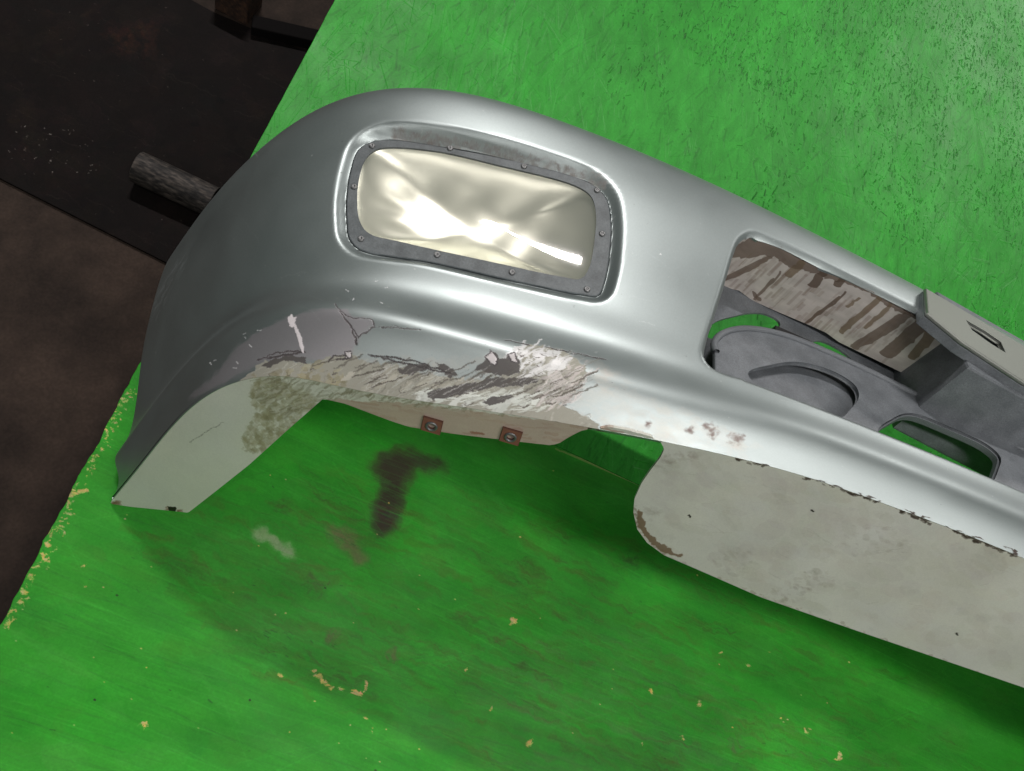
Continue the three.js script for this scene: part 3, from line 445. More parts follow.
// ---- the two green boards
function paintBoard(W_, H_, x0, z0, sx, sz, osb) {
  const GREEN = osb ? [40, 148, 38] : [38, 141, 28];
  const c = makeCanvas(W_, H_), b = makeCanvas(W_, H_), g = c.getContext('2d'), h = b.getContext('2d');
  const M = W_ / sx, T = p => { const q = unY(p[0], p[1], 0); return [(q.x - x0) * M, (q.z - z0) * M]; };
  g.fillStyle = css(...GREEN); g.fillRect(0, 0, W_, H_); h.fillStyle = css(128, 128, 128); h.fillRect(0, 0, W_, H_);
  const rect = (ctx, x, y, L, w, a, st) => { ctx.save(); ctx.translate(x, y); ctx.rotate(a); ctx.fillStyle = st; ctx.fillRect(-L / 2, -w / 2, L, w); ctx.restore(); };
  if (osb) {
    for (let k = 0; k < 9000; k++) { const x = R(0, W_), y = R(0, H_), L = R(.015, .09) * M, w = R(.002, .012) * M, a = 1.5 + (rnd() < .75 ? R(-.45, .45) : R(-1.5, 1.5)), v = R(92, 164); rect(h, x, y, L, w, a, css(v, v, v, .6)); const q = R(-16, 16); rect(g, x, y, L, w, a, css(GREEN[0] + q * .5, GREEN[1] + q, GREEN[2] + q * .5, .3)); }
    // strand ends that the paint did not close, in drifts
    for (let k = 0; k < 32000; k++) { const x = R(0, W_), y = R(0, H_); if (fbm(x * .006, y * .006 + 90, 4) + .2 * (x / W_ - .45) - .14 * sstep(.5, .8, y / H_) - .3 * (1 - sstep(.05, .3, x / W_)) < R(.40, .62)) continue; const L = Math.pow(rnd(), 3) * .016 * M + 1.5, w = R(.6, 2.2), a = 1.6 + (rnd() < .85 ? R(-.3, .3) : R(-1.5, 1.5)); rect(g, x, y, L, w, a, css(20, R(62, 104), 22, R(.12, .55))); rect(h, x, y, L, w, a, css(30, 30, 30, .9)); }
    // pale brush marks and scuffs
    for (let k = 0; k < 20000; k++) { const x = R(0, W_), y = R(0, H_), L = Math.pow(rnd(), 1.8) * .04 * M + 3, a = 1.6 + R(-.5, .5), dk = rnd() < .55; rect(g, x, y, L, R(.8, 4.5), a, dk ? css(16, 100, 16, R(.08, .38)) : css(54, 166, 46, R(.05, .24))); }
  } else {
    const spot = (p, r, col, a, n = 40, el = 1) => { for (let k = 0; k < n; k++) { const t = R(0, 6.3), d = r * Math.pow(rnd(), .6), q = T([p[0] + d * Math.cos(t) * el, p[1] + d * Math.sin(t)]); g.fillStyle = css(...col, a); g.beginPath(); g.ellipse(q[0], q[1], R(2, r * .6), R(2, r * .45), R(0, 3), 0, 6.3); g.fill(); } };
    for (let k = 0; k < 2600; k++) { const v = rnd(), col = v < .35 ? [48, 158, 40] : v < .7 ? [24, 124, 24] : v < .85 ? [74, 154, 58] : [66, 118, 30]; g.fillStyle = css(...col, R(.04, .16)); g.beginPath(); g.ellipse(R(0, W_), R(0, H_), R(6, 70), R(3, 26), R(-.5, .5), 0, 6.3); g.fill(); }
    // broad worn, brownish grime in the walked-over middle
    for (let k = 0; k < 900; k++) { const p = randIn([[120, 520], [330, 470], [600, 520], [860, 660], [900, 771], [520, 771], [260, 680]]), q = T(p); rect(g, q[0], q[1], R(10, 90), R(2, 10), R(-.25, .25), rnd() < .6 ? css(74, 92, 22, R(.06, .22)) : css(96, 82, 40, R(.04, .16))); }
    for (let k = 0; k < 300; k++) { const p = randIn([[620, 620], [900, 771], [480, 771], [520, 640]]), q = T(p); rect(g, q[0], q[1], R(20, 120), R(2, 9), R(-.15, .1), css(84, 100, 66, R(.03, .12))); }
    // broad dirty patches rubbed in along the board
    for (let k = 0; k < 34; k++) { const p = randIn([[150, 520], [330, 480], [640, 520], [900, 660], [960, 771], [420, 771], [230, 660]]), q = T(p), w = R(30, 120), a0 = R(-.2, .2); for (let m = 0; m < 40; m++) { const t = R(-1, 1), u = R(-1, 1) * (1 - t * t), x = q[0] + t * w * Math.cos(a0), y = q[1] + t * w * Math.sin(a0) + u * w * .28; rect(g, x, y, R(8, 40), R(1, 5), a0 + R(-.12, .12), rnd() < .7 ? css(54, 70, 20, R(.04, .13)) : css(78, 58, 34, R(.03, .1))); } }
    // dark spilled stain and its weaker tail
    const st = css(58, 36, 18, .032);
    for (let k = 0; k < 60; k++) { poly(g, jag([[372, 465], [388, 452], [402, 450], [420, 455], [442, 463], [438, 468], [412, 470], [406, 482], [400, 500], [394, 528], [380, 532], [372, 530], [378, 500], [384, 478]], 9, 7).map(T), st); }
    for (let k = 0; k < 30; k++) poly(g, jag([[330, 530], [345, 526], [358, 540], [367, 560], [360, 566], [346, 552]], 8, 6).map(T), css(110, 88, 66, .045));
    spot([318, 585], 12, [72, 62, 36], .1, 50); spot([331, 636], 8, [96, 84, 56], .12, 50); spot([395, 657], 8, [98, 86, 62], .12, 60); spot([500, 640], 8, [86, 72, 40], .08, 40); spot([280, 505], 10, [60, 70, 30], .1, 40); spot([735, 742], 10, [96, 84, 62], .1, 40); spot([630, 560], 10, [40, 50, 22], .08, 40);
    for (let k = 0; k < 40; k++) line(g, jagLine([[255, 530], [272, 542], [292, 552]], 4, 6).map(T), css(150, 164, 130, .05), R(3, 14));
    // bare wood where the paint has come off
    const chip = (p, r, n) => { for (let k = 0; k < n; k++) { const q = [p[0] + R(-r, r), p[1] + R(-r, r) * .7], s = R(1, r * .6 + 1); const pp = jag([[q[0] - s, q[1]], [q[0], q[1] - s * .6], [q[0] + s, q[1] + s * .3], [q[0] + s * .3, q[1] + s * .7]], s * .3, 3).map(T); poly(g, pp, css(196 + R(-20, 20), 176 + R(-20, 16), 104 + R(-16, 20))); poly(h, pp, css(70, 70, 70)); } };
    for (const [x, y, r, n] of [[311, 672, 3, 7], [317, 678, 4, 9], [324, 683, 4, 9], [332, 687, 3, 7], [343, 688, 3, 5], [358, 691, 4, 10], [366, 686, 2, 5], [368, 720, 2, 3], [372, 731, 1.5, 2], [514, 620, 3.5, 8], [512, 618, 2, 4], [531, 743, 3, 6], [490, 711, 2, 4], [467, 668, 1.5, 3], [283, 675, 3, 5], [145, 724, 2.5, 3], [700, 704, 3, 4], [748, 664, 2, 3], [682, 737, 2.5, 4], [806, 730, 3, 5], [837, 757, 3, 5], [650, 690, 2, 3], [780, 718, 1.5, 2], [722, 652, 1.5, 2], [768, 652, 1.5, 2], [640, 742, 1.5, 2], [82, 583, 1.2, 1], [84, 568, 1.5, 2]]) chip([x, y], r, n);
    // edge where boots and loads have broken the paint
    for (const [x, y, r, n] of [[68, 494, 7, 16], [80, 492, 5, 9], [49, 542, 4, 8], [42, 556, 5, 12], [34, 570, 3, 5], [24, 590, 3, 7], [20, 602, 4, 10], [14, 615, 3, 6], [8, 622, 2.5, 4], [52, 528, 3, 4], [60, 535, 2, 3], [104, 430, 2, 3], [92, 448, 2, 3], [122, 398, 2, 3], [116, 408, 2, 3]]) chip([x, y], r, n);
    for (let k = 0; k < 180; k++) { const t = rnd(), p = [lerp(2, 130, t) + Math.pow(rnd(), 2) * 10, lerp(630, 386, t)]; chip(p, 1.2, 1); }
    warp([c, b], 8, .06, 21);
    for (let k = 0; k < 5200; k++) { const x = R(0, W_), y = R(0, H_), L = R(.01, .22) * M, a = R(-.12, .12) + (rnd() < .15 ? R(-.8, .8) : 0); const v = rnd(); rect(g, x, y, L, R(.5, 2), a, v < .5 ? css(60, 176, 50, R(.04, .22)) : css(36, 104, 30, R(.05, .26))); const u = R(108, 148); rect(h, x, y, L, R(.6, 2.4), a, css(u, u, u, .5)); }
    for (let k = 0; k < 70; k++) chip([R(0, 1000), R(470, 771)], R(.3, .8), 1);
    for (let k = 0; k < 60; k++) { const p = [R(0, 1000), R(480, 771)], q = T(p); rect(g, q[0], q[1], R(2, 9), R(.8, 2), R(-.6, .6), css(26, 70, 22, R(.2, .6))); }
    for (const [x, y] of [[117, 595], [325, 588], [250, 700], [375, 770], [95, 700]]) { const q = T([x, y]); poly(g, jag([[x - 1.6, y], [x, y - 1.1], [x + 1.8, y + .3], [x + .4, y + 1.2]], .5, 1.5).map(T), css(24, 34, 18, .9)); }
    for (let k = 0; k < 26; k++) { const p = [R(255, 300), R(622, 658)], q = T(p); rect(g, q[0], q[1], R(3, 12), R(.8, 1.8), R(-.2, .5), css(28, 74, 24, R(.2, .6))); }
    // pale scuff along the joint
    line(g, jagLine([[556, 449], [580, 458], [610, 469], [640, 482]], .5, 4).map(p => { const t = T(p); return [t[0], Math.max(t[1], 4)]; }), css(160, 170, 96, .7), 3);
  }
  const bn1 = slow((i, j) => fbm(i * .0045 + (osb ? 60 : 0), j * .0045, 6), W_, H_, 5), bn2 = slow((i, j) => fbm(i * .003 + 200, j * .0034 + 60, 6), W_, H_, 5), bn3 = slow((i, j) => fbm(i * .06, j * .06, 3), W_, H_, 2), bn4 = slow((i, j) => osb ? fbm(i * .05 + 8, j * .018, 3) : fbm(i * .012 + 8, j * .03, 4), W_, H_, 2);
  perPixel(c, (d, k, i, j) => { const n = 1 + .3 * (bn1(i, j) - .5) + .3 * (bn4(i, j) - .5) + .12 * (vnoise(i * .5, j * .5) - .5); const du = clamp((bn2(i, j) - (osb ? .55 : .58)) * 1.6, 0, .14); d[k] = clamp(lerp(d[k], 112, du * .55) * n, 0, 255); d[k + 1] = clamp(lerp(d[k + 1], 160, du * .5) * (.35 + .65 * n), 0, 255); d[k + 2] = clamp(lerp(d[k + 2], 104, du * .55) * n, 0, 255); });
  perPixel(b, (d, k, i, j) => { d[k] = clamp(d[k] + 26 * (bn3(i, j) - .5), 0, 255); });
  const t = canvasTex(c), tb = canvasTex(b, false); for (const q of [t, tb]) q.wrapS = q.wrapT = THREE.MirroredRepeatWrapping;
  const rg = noiseTex(512, .02, 112, 168, 5, 1, osb ? 5 : 9); rg.repeat.set(2, 2);
  return phys({ specularIntensity: osb ? .7 : .45, map: t, bumpMap: tb, bumpScale: osb ? .0045 : .0010, roughness: 1, roughnessMap: rg });
}
const boardMatA = paintBoard(2048, 1024, -.3, -.4, 1.6, .8, false), boardMatB = paintBoard(2048, 2048, -.35, -2.1, 1.7, 1.7, true);
//ENDTEXTURES

const bumper = thing('car_bumper', 'scuffed silver car bumper lying face up on the green workbench', 'bumper', V3(0.80, 0, -0.35));
const OFF = bumper.position.clone().negate();
const add = (name, geo, mat, parent = bumper) => part(name, geo.translate(OFF.x, OFF.y, OFF.z), mat, parent);
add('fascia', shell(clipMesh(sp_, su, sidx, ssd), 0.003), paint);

// underside sheet: wing lip, mounting flange with its cutout, lower panel
const innerPx = [[110, 504], [130, 507], [160, 510], [188, 513], [215, 492], [249, 465], [290, 428], [323, 399], [345, 404], [366, 412], [390, 421], [408, 427], [450, 434], [500, 441], [549, 448], [558, 447], [566, 442], [580, 435], [595, 432.5], [612, 432.5], [632, 438], [650, 444], [660, 450], [664, 458], [660, 466], [650, 478], [641, 490], [634, 505], [633, 518], [637, 534], [647, 547], [664, 559], [690, 570], [760, 600], [860, 635], [960, 669.5], [1024, 692]];
const innerL = innerPx.map(p => unW(p[0], p[1], 0)); 
{ const lastX = innerL[innerL.length - 1]; innerL.push([XM, lastX[1] + .002]); }
const innerAll = innerL.concat(innerL.slice(0, -1).reverse().map(([x, f]) => [2 * XM - x, f]));
const underPoly = creasePts.concat(innerAll.slice().reverse());
const crW = []; for (let u = 0; u <= LH; u += 0.006) crW.push(skin(u, VCR));
function underW(x, f) {   // how far up the sheet lies: flush with the crease, level at its inner edge
  const xx = x > XM ? 2 * XM - x : x; let k = 0;
  if (xx > .05) { while (k < crW.length - 2 && crW[k + 1][0] < xx) k++; const [, fc, wc] = crW[k]; return wc * clamp(1 - (fc - f) / .2) + .0004; }
  return .0004;
}
{
  const st = 0.004, x0 = -.24, x1 = 2 * XM + .24, f0 = -.03, f1 = .53, nx = Math.round((x1 - x0) / st), nf = Math.round((f1 - f0) / st);
  const pos = [], uv = [], sd = [], idx = [];
  for (let i = 0; i <= nx; i++) for (let j = 0; j <= nf; j++) { const x = x0 + i * st, f = f0 + j * st, p = B3(x, f, underW(x, f)); pos.push(p.x, p.y, p.z); uv.push((x + .25) / 1.0, (f + .05) / .6); sd.push(polySdf(underPoly, x, f)); }
  for (let i = 0; i < nx; i++) for (let j = 0; j < nf; j++) { const a = i * (nf + 1) + j, b = a + nf + 1; idx.push(a, a + 1, b + 1, a, b + 1, b); }
  const c = clipMesh(pos, uv, idx, sd); for (let f = 0; f < c.I.length; f += 3) [c.I[f], c.I[f + 1]] = [c.I[f + 1], c.I[f]];
  add('lower_panel', shell(c, 0.003), underMat);
}

// square rusty clip nuts on the mounting flange
for (const [px, py] of [[432, 425], [510.5, 437]]) {
  const [x, f] = unW(px, py, 0), base = new THREE.Matrix4().makeBasis(AX, AF.clone(), AD).setPosition(B3(x, f, underW(x, f) - .0004));
  const turn = new THREE.Matrix4().makeRotationZ(0.22);
  const sq = shapeOf([[-.009, -.0085], [.009, -.0085], [.009, .0085], [-.009, .0085]], [Array.from({ length: 20 }, (_, i) => [.0042 * Math.cos(-i / 20 * 6.283), .0042 * Math.sin(-i / 20 * 6.283)])]);
  const plate = new THREE.ExtrudeGeometry(sq, { depth: .0016, bevelEnabled: true, bevelSize: .0005, bevelThickness: .0005, bevelSegments: 1 });
  const nut = add('clip_nut', plate.applyMatrix4(turn).applyMatrix4(base), rustMat);
  add('thread', mergeGeometries([new THREE.TorusGeometry(.0047, .0013, 8, 24).translate(0, 0, .0022), new THREE.CylinderGeometry(.0042, .0042, .012, 20, 1, true).rotateX(Math.PI / 2).translate(0, 0, -.004), new THREE.CircleGeometry(.0042, 20).translate(0, 0, -.008)]).applyMatrix4(base), screwMat, nut);
}

// fog lamp, bolted into its recess
const LM = LP.mat();
const offsetPoly = (poly, d) => poly.map((p, i) => { const a = poly[(i + poly.length - 1) % poly.length], b = poly[(i + 1) % poly.length], tx = b[0] - a[0], ty = b[1] - a[1], l = Math.hypot(tx, ty); return [p[0] + d * SG * ty / l, p[1] - d * SG * tx / l]; });
let area = 0; for (let i = 0; i < bezelPoly.length; i++) { const a = bezelPoly[i], b = bezelPoly[(i + 1) % bezelPoly.length]; area += a[0] * b[1] - b[0] * a[1]; }
const SG = Math.sign(area);
{
  const lampGroup = add('fog_lamp', new THREE.ExtrudeGeometry(shapeOf(offsetPoly(bezelPoly, .011), [offsetPoly(lensPoly, .004)]), { depth: .008, bevelEnabled: false }).translate(0, 0, -.0112).applyMatrix4(LM), rubber);
  const bz = new THREE.ExtrudeGeometry(shapeOf(offsetPoly(bezelPoly, -.0010), [offsetPoly(lensPoly, .0008)]), { depth: .005, bevelEnabled: true, bevelSize: .0012, bevelThickness: .0012, bevelSegments: 3 });
  add('bezel', bz.translate(0, 0, -.0062).applyMatrix4(LM), bezelMat, lampGroup);
  // screws with raised bosses
  for (const [px, py] of [[361, 239], [437, 255], [512, 272.5], [587, 289.5], [602, 234], [597, 190.5], [524, 166.5], [450, 148.5], [372, 146], [354, 187]]) {
    const [x, y] = LP.un(px, py), z = 0;
    const pts = [[0, .0010], [.0012, .0010], [.0013, .0018], [.0024, .0017], [.0031, .0011], [.0034, 0], [.0034, -.002]].map(p => new THREE.Vector2(p[0], p[1]));
    add('screw', new THREE.LatheGeometry(pts, 18).rotateX(Math.PI / 2).translate(x, y, z).applyMatrix4(LM), screwMat, lampGroup);
  }
  // lens and reflector as polar sheets inside the lens outline
  const cen = lensPoly.reduce((a, p) => [a[0] + p[0] / lensPoly.length, a[1] + p[1] / lensPoly.length], [0, 0]);
  const polar = (poly, nr, fz) => {
    const pos = [], uv = [], idx = [], n = poly.length;
    for (let r = 0; r <= nr; r++) for (let i = 0; i <= n; i++) { const q = r / nr, p = poly[i % n], x = lerp(cen[0], p[0], q), y = lerp(cen[1], p[1], q); pos.push(x, y, fz(q, i / n * Math.PI * 2, x, y)); uv.push(x * 8 + .5, y * 8 + .5); }
    for (let r = 0; r < nr; r++) for (let i = 0; i < n; i++) { const a = r * (n + 1) + i, b = a + n + 1; idx.push(a, b, b + 1, a, b + 1, a + 1); }
    const g = new THREE.BufferGeometry(); g.setAttribute('position', new THREE.Float32BufferAttribute(pos, 3)); g.setAttribute('uv', new THREE.Float32BufferAttribute(uv, 2)); g.setIndex(idx); g.computeVertexNormals(); return g;
  };
  add('lens', polar(offsetPoly(lensPoly, .0006), 24, q => -.0012 + .0025 * (1 - q * q)).applyMatrix4(LM), glassMat, lampGroup);
  const refl = (q, a, x, y) => {
    const X = x - cen[0], Y = y - cen[1];
    let z = -.004 - .032 * Math.pow(1 - q * q, .85);
    z += .0009 * Math.sin(X * 105 + .8 + Y * 30) * Math.sin(Y * 95 - X * 25 + .4) * (1 - q * q);
    z += .0026 * Math.sin(a * 9 + 2 * Math.sin(a * 3)) * sstep(.5, .8, q) * (1 - q) * sstep(.04, .07, Math.abs(X));
    return Math.min(-.0035, z);
  };
  add('reflector', polar(offsetPoly(lensPoly, .002), 60, refl).applyMatrix4(LM), reflMat, lampGroup);
}

// grille opening: return wall, moulded insert, centre piece
{
  const n = grillePoly.length, pos = [], uv = [], idx = []; let L = 0;
  // depth of the return wall along the outline: deep at the top, shallow at the side and bottom
  let miny = 1e9, maxy = -1e9; grillePoly.forEach(p => { miny = Math.min(miny, p[1]); maxy = Math.max(maxy, p[1]); });
  for (let i = 0; i <= n; i++) {
    const p = grillePoly[i % n], q = grillePoly[(i + n - 1) % n]; if (i) L += Math.hypot(p[0] - q[0], p[1] - q[1]);
    const top = sstep(.55, .8, (p[1] - miny) / (maxy - miny)), dep = lerp(.018, .074, top);
    for (let j = 0; j <= 6; j++) {
      const t = j / 6, b = GP.c.clone().addScaledVector(GP.ex, p[0]).addScaledVector(GP.ey, p[1]).addScaledVector(AF, -dep * t - .002).addScaledVector(AD, -.010 * t * top);
      pos.push(b.x, b.y, b.z); uv.push(p[0] + .5, t * dep / .088);
    }
  }
  for (let i = 0; i < n; i++) for (let j = 0; j < 6; j++) { const a = i * 7 + j, b = a + 7; idx.push(a, b, b + 1, a, b + 1, a + 1); }
  // set the wall on the skin: move every column so that its first point lies on the skin height
  const tmp = new Map();
  add('opening_wall', shell({ P: fitToSkin(pos, 7), U: uv, I: idx }, -0.0025), wallMat);
}
function fitToSkin(pos, m) {   // shift columns along the forward axis onto the skin
  const out = pos.slice();
  for (let c = 0; c < pos.length; c += 3 * m) {
    const x = pos[c], w = -(V3(pos[c], pos[c + 1], pos[c + 2]).sub(ORG).dot(AD)), f = V3(pos[c], pos[c + 1], pos[c + 2]).sub(ORG).dot(AF);
    let best = 1e9, bf = f; const iu = us.findIndex(u => skin(u, 8)[0] > x);
    for (let i = Math.max(0, iu - 6); i < Math.min(NU, iu + 6); i++) for (let j = 0; j < NV * .8; j += 1) { const k = i * NV + j, P = V3(sp_[k * 3], sp_[k * 3 + 1], sp_[k * 3 + 2]).sub(ORG), dx = P.x - x, dw = -P.dot(AD) - w, d = dx * dx + dw * dw; if (d < best) { best = d; bf = P.dot(AF); } }
    const df = bf - f - .001;
    for (let j = 0; j < m; j++) { out[c + j * 3] += AF.x * df; out[c + j * 3 + 1] += AF.y * df; out[c + j * 3 + 2] += AF.z * df; }
  }
  return out;
}
const plateM = f => new THREE.Matrix4().makeBasis(AX, AU, AF).setPosition(ORG.clone().addScaledVector(AF, f));
function plateF(outline, f, depth, holes = [], bevel = .0012) {
  return new THREE.ExtrudeGeometry(shapeOf(outline, holes), { depth: depth - 2 * bevel, bevelEnabled: true, bevelSize: bevel, bevelThickness: bevel, bevelSegments: 2, curveSegments: 8 }).translate(0, 0, -depth + bevel).applyMatrix4(plateM(f));
}
{
  // lower rail of the insert, with a shallow pocket and a through hole
  const RP = planeFrom([B3(.3, .452, .2), B3(.7, .492, .2), B3(.7, .492, .1), B3(.3, .452, .1)]), P = (px, py, o = 0) => RP.un(px, py, o), rm = o => RP.mat().multiply(new THREE.Matrix4().makeTranslation(0, 0, o));
  const plateR = (outline, o, depth, holes = [], bevel = .0012) => new THREE.ExtrudeGeometry(shapeOf(outline, holes), { depth: depth - 2 * bevel, bevelEnabled: true, bevelSize: bevel, bevelThickness: bevel, bevelSegments: 2 }).translate(0, 0, -depth + bevel).applyMatrix4(rm(o));
  const R3 = (q, o = 0) => RP.c.clone().addScaledVector(RP.ex, q[0]).addScaledVector(RP.ey, q[1]).addScaledVector(RP.n, o);
  const topEdge = smoothOpen([[716, 352], [714, 344], [722, 334], [743, 329], [770, 332], [797, 340], [859, 367], [950, 412], [1024, 450]].map(p => P(...p)), 60);
  const end = topEdge[topEdge.length - 1];
  const outline = [...topEdge, [.80, end[1]], [.80, -.075], [-.19, -.075]];
  const pocket = smoothClosed([[748, 374], [770, 365], [800, 362], [835, 372], [855, 385], [859, 396], [850, 410], [838, 418], [800, 405], [765, 392]].map(p => P(...p)), 60);
  const hole = smoothClosed([[878, 434], [892, 419], [912, 413], [950, 427], [988, 445], [1000, 456], [999, 468], [986, 486], [940, 476], [900, 455]].map(p => P(...p)), 60);
  const rail = add('grille_insert', plateR(outline, 0, .006, [pocket, hole], .0015), plastic);
  const floor = add('pocket_floor', plateR(smoothClosed([[738, 380], [765, 356], [800, 352], [845, 364], [872, 390], [850, 425], [800, 420]].map(p => P(p[0], p[1], -.012)), 50), -.014, .003, [], .0008), plastic, rail);
  // raised lip along the top edge of the rail
  const lip = new THREE.TubeGeometry(new THREE.CatmullRomCurve3([...topEdge, [.80, end[1]]].map(q => R3(q))), 160, .0040, 8);
  add('rail_lip', lip, plastic, rail);
  // hole return walls
  const wallOf = (poly, o, d) => { const pos = [], uv = [], idx = []; poly.forEach((q, i) => { for (const t of [0, 1]) { const b = R3(q, o - t * d); pos.push(b.x, b.y, b.z); uv.push(i, t); } }); const n = poly.length; for (let i = 0; i < n; i++) { const a = i * 2, b = ((i + 1) % n) * 2; idx.push(a, b, b + 1, a, b + 1, a + 1); } return shell({ P: pos, U: uv, I: idx }, .002); };
  add('hole_wall', wallOf(hole, -.003, .007), plastic, rail);
  // deeper shelf between the wall and the rail, with two holes
  const SP = planeFrom([B3(.30, .472, .34), B3(.55, .474, .34), B3(.55, .442, .2), B3(.30, .440, .2)]), S = (px, py) => SP.un(px, py), X2 = (x, w) => SP.to2(B3(x, .44 + .032 * (w - .2) / .14, w));
  const h1 = smoothClosed([[706, 336], [714, 323], [735, 316], [750, 313], [766, 314], [779, 321], [780, 326], [768, 331], [764, 340], [735, 342]].map(p => S(...p)), 50);
  const h2 = smoothClosed([[808, 347], [813, 342], [822, 341], [845, 353], [853, 362], [852, 372], [840, 372], [820, 358]].map(p => S(...p)), 40);
  const shelf = add('inner_shelf', new THREE.ExtrudeGeometry(shapeOf([X2(.265, .05), X2(.265, .35), X2(.575, .35), X2(.575, .262), X2(.50, .235), X2(.46, .05)], [h1, h2]), { depth: .003, bevelEnabled: false }).translate(0, 0, -.003).applyMatrix4(SP.mat()), plastic);
  // dark slot peg between the holes
  const p1 = S(770, 333), p2 = S(806, 349);
  const len = Math.hypot(p2[0] - p1[0], p2[1] - p1[1]), ang = Math.atan2(p2[1] - p1[1], p2[0] - p1[0]);
  add('locating_peg', new THREE.BoxGeometry(len, .009, .012).rotateZ(ang).translate((p1[0] + p2[0]) / 2, (p1[1] + p2[1]) / 2, .004).applyMatrix4(SP.mat()), blackPlastic, shelf);
  // centre housing behind the middle of the opening
  const hx = .566, hw0 = .207;
  const house = add('centre_housing', plateF([[hx, hw0], [2 * XM - hx, hw0], [2 * XM - hx, .345], [hx, .345]], .548, .11, [], .003), plastic);
  // painted centre cap with its slot
  const fC = .562, Cc = (px, py) => unF(px, py, fC);
  const tl = Cc(927, 289), tr = Cc(1024, 346), bl = Cc(963, 341), ml = Cc(929, 313), br = Cc(1024, 381);
  const xr = 2 * XM - tl[0];
  const capOut = [tl, tr, [xr - .02, tr[1]], [xr, lerp(tr[1], br[1], .6)], [2 * XM - bl[0], br[1] - .004], br, bl, lerpP(bl, ml, .35), ml];
  const slot = [[966, 320], [985, 331], [1001, 342], [1006, 353], [990, 343], [972, 330]].map(p => Cc(...p));
  const cap = add('centre_cap', plateF(capOut, fC, .005, [slot], .0015), capMat);
  add('cap_body', plateF(capOut.map(p => [p[0], p[1] + .0008]), fC - .0052, .012, [slot.map(p => lerpP(p, [slot.reduce((a, q) => a + q[0] / slot.length, 0), slot.reduce((a, q) => a + q[1] / slot.length, 0)], -.35))], .001), plastic, cap);
  add('slot_backing', plateF([Cc(960, 314), Cc(1010, 340), Cc(1014, 360), Cc(962, 332)], fC - .0178, .004, [], .001), blackPlastic, cap);
}
function lerpP(a, b, t) { return [lerp(a[0], b[0], t), lerp(a[1], b[1], t)]; }

// ---------------------------------------------------------------- workbench
const edgeX = z => -.2305 + .0605 * z;
const bench = thing('workbench', 'low workbench topped with two green painted boards', 'workbench', V3(.6, -.5, -.8));
const bOff = bench.position.clone().negate();
const addB = (name, geo, mat) => part(name, geo.translate(bOff.x, bOff.y, bOff.z), mat, bench);
function board(z0, z1, x1, rough, u0, v0, us_, vs_) {
  const pts = [], n = 220;
  for (let i = 0; i <= n; i++) { const z = lerp(z0, z1, i / n); pts.push([edgeX(z) + rough * (fbm(z * 60, 3.3, 4) - .5), -z]); }
  pts.push([x1, -z1], [x1, -z0]);
  const g = new THREE.ExtrudeGeometry(shapeOf(pts), { depth: .018 - .0016, bevelEnabled: true, bevelSize: .0008, bevelThickness: .0008, bevelSegments: 2 }).translate(0, 0, -.018 + .0008);
  g.rotateX(-Math.PI / 2);
  const p = g.attributes.position, uv = g.attributes.uv;
  for (let i = 0; i < p.count; i++) uv.setXY(i, (p.getX(i) - u0) / us_, (p.getZ(i) - v0) / vs_);
  return g;
}
addB('board', board(.55, -.3955, 2.1, .006, -.3, -.4, 1.6, .8), boardMatA);
addB('board', board(-.3975, -2.6, 2.1, .0015, -.35, -2.1, 1.7, 1.7), boardMatB);
for (const z of [.45, -.39, -1.5, -2.5]) addB('cross_beam', new THREE.BoxGeometry(2.1, .06, .05).translate(.97, -.049, z), steelMat);
for (const x of [.1, 1.95]) for (const z of [.45, -2.5]) addB('leg', new THREE.BoxGeometry(.05, .42, .05).translate(x, -.289, z), steelMat);

// ---------------------------------------------------------------- floor and what stands on it
const FY = -.5;
{
  const g = new THREE.PlaneGeometry(9, 9, 1, 1).rotateX(-Math.PI / 2).translate(0, FY, -1);
  const p = g.attributes.position, uv = g.attributes.uv; for (let i = 0; i < p.count; i++) uv.setXY(i, p.getX(i), p.getZ(i));
  const floor = new THREE.Mesh(g, floorMat); floor.name = 'floor'; floor.receiveShadow = true; floor.userData = { kind: 'structure' }; scene.add(floor);
}
{
  const a = unY(0, 178, FY + .006), b = unY(160, 259, FY + .006);
  const sl = (b.z - a.z) / (b.x - a.x), zf = x => a.z + sl * (x - a.x);
  const back = unY(262, 38, FY + .006).z;
  const pts = [[-1.6, -zf(-1.6)], [.25, -zf(.25)], [.25, -back - .0], [-.35, -back + .03], [-.62, -back - .0], [-1.6, -back]];
  const g = new THREE.ExtrudeGeometry(shapeOf(pts), { depth: .005, bevelEnabled: true, bevelSize: .0006, bevelThickness: .0006, bevelSegments: 1 }).rotateX(-Math.PI / 2);
  const t = thing('steel_plate', 'dark worn steel plate lying on the floor beside the bench', 'steel plate', V3(-.7, FY, -.9));
  { const p = g.attributes.position, uv = g.attributes.uv; for (let i = 0; i < p.count; i++) uv.setXY(i, p.getX(i) + 1.2, p.getZ(i) + 1.4); }
  part('plate', g.translate(.7, .0008, .9), steelMat, t);
}
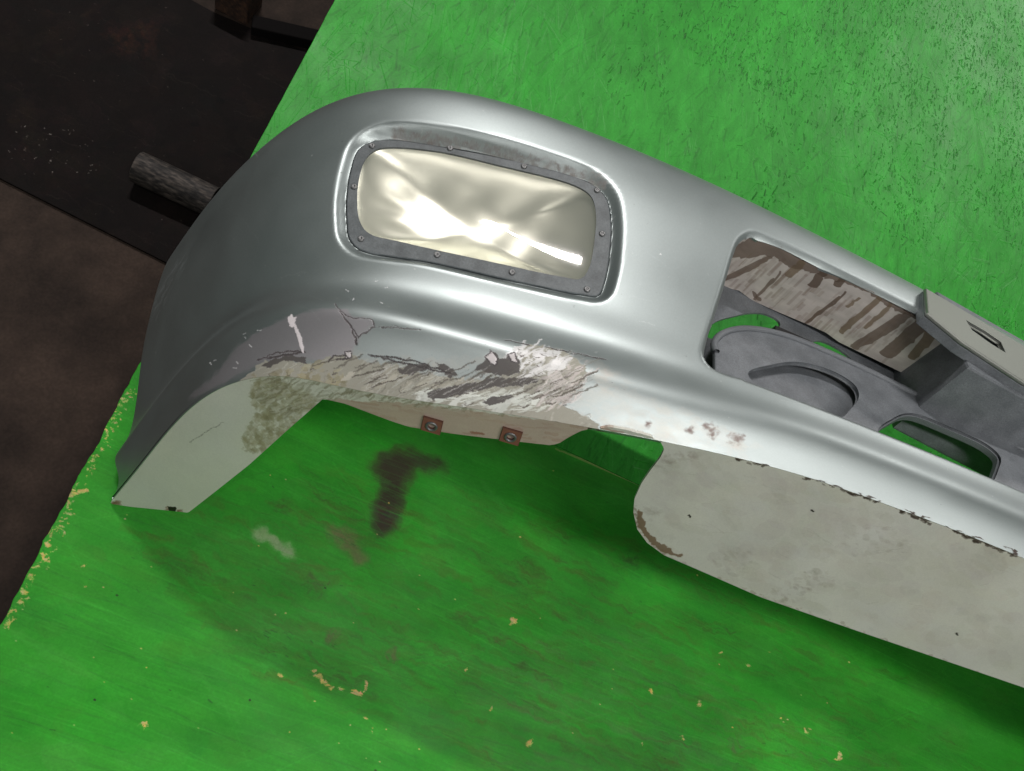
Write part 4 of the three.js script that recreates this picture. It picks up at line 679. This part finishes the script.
{
  const a = unY(137, 166, FY + .04), b = unY(214, 202, FY + .04), r = .031, len = a.distanceTo(b);
  const t = thing('pipe_offcut', 'short rusty steel pipe offcut lying on the dark plate', 'pipe', V3((a.x + b.x) / 2, FY + .0065, (a.z + b.z) / 2));
  t.rotation.y = -Math.atan2(b.z - a.z, b.x - a.x);
  const prof = [[.024, -len / 2], [.0305, -len / 2], [r, -len / 2 + .001], [r, len / 2 - .001], [.0305, len / 2], [.024, len / 2], [.024, -len / 2]].map(p => new THREE.Vector2(...p));
  part('pipe', new THREE.LatheGeometry(prof, 48).rotateZ(Math.PI / 2).translate(0, r, 0), pipeMat, t);
}
{
  const c = unY(229, 20, FY), t = thing('steel_block', 'rusty square steel block standing behind the steel plate', 'block', V3(c.x, FY, c.z - .045));
  part('block', new RoundedBoxGeometry(.075, .09, .075, 2, .004).translate(0, .0455, 0), darkRust, t);
}
{
  const a = unY(252, 24, FY + .02), b = unY(340, 44, FY + .02), t = thing('dark_bar', 'dark square bar added on the floor behind the plate', 'bar', V3((a.x + b.x) / 2, FY + .0005, (a.z + b.z) / 2));  // solid near-black bar added to give a dark strip on this floor
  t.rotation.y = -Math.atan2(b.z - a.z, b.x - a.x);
  part('bar', new RoundedBoxGeometry(a.distanceTo(b) + .02, .03, .035, 2, .003).translate(.01, .015, 0), nearBlack, t);
}

// ---------------------------------------------------------------- workshop lamps
LAMPS.forEach(([c, len, wid, turn, power, label], i) => {
  const t = thing('ceiling_lamp' + (i ? '_00' + i : ''), label, 'lamp', V3(...c)); t.rotation.y = turn;
  part('housing', new THREE.BoxGeometry(len + .04, .05, wid + .04).translate(0, .03, 0), whiteMat, t);
  part('diffuser', new THREE.BoxGeometry(len, .01, wid), glowMat, t);
  part('cord', new THREE.CylinderGeometry(.004, .004, .6, 8).translate(0, .35, 0), rubber, t);
  const l = new THREE.RectAreaLight(lin(1, .955, .94), power, len, wid); l.position.set(0, -.012, 0); l.rotation.x = -Math.PI / 2; l.name = 'lamp_light'; t.add(l);
});
renderer.render(scene, camera);
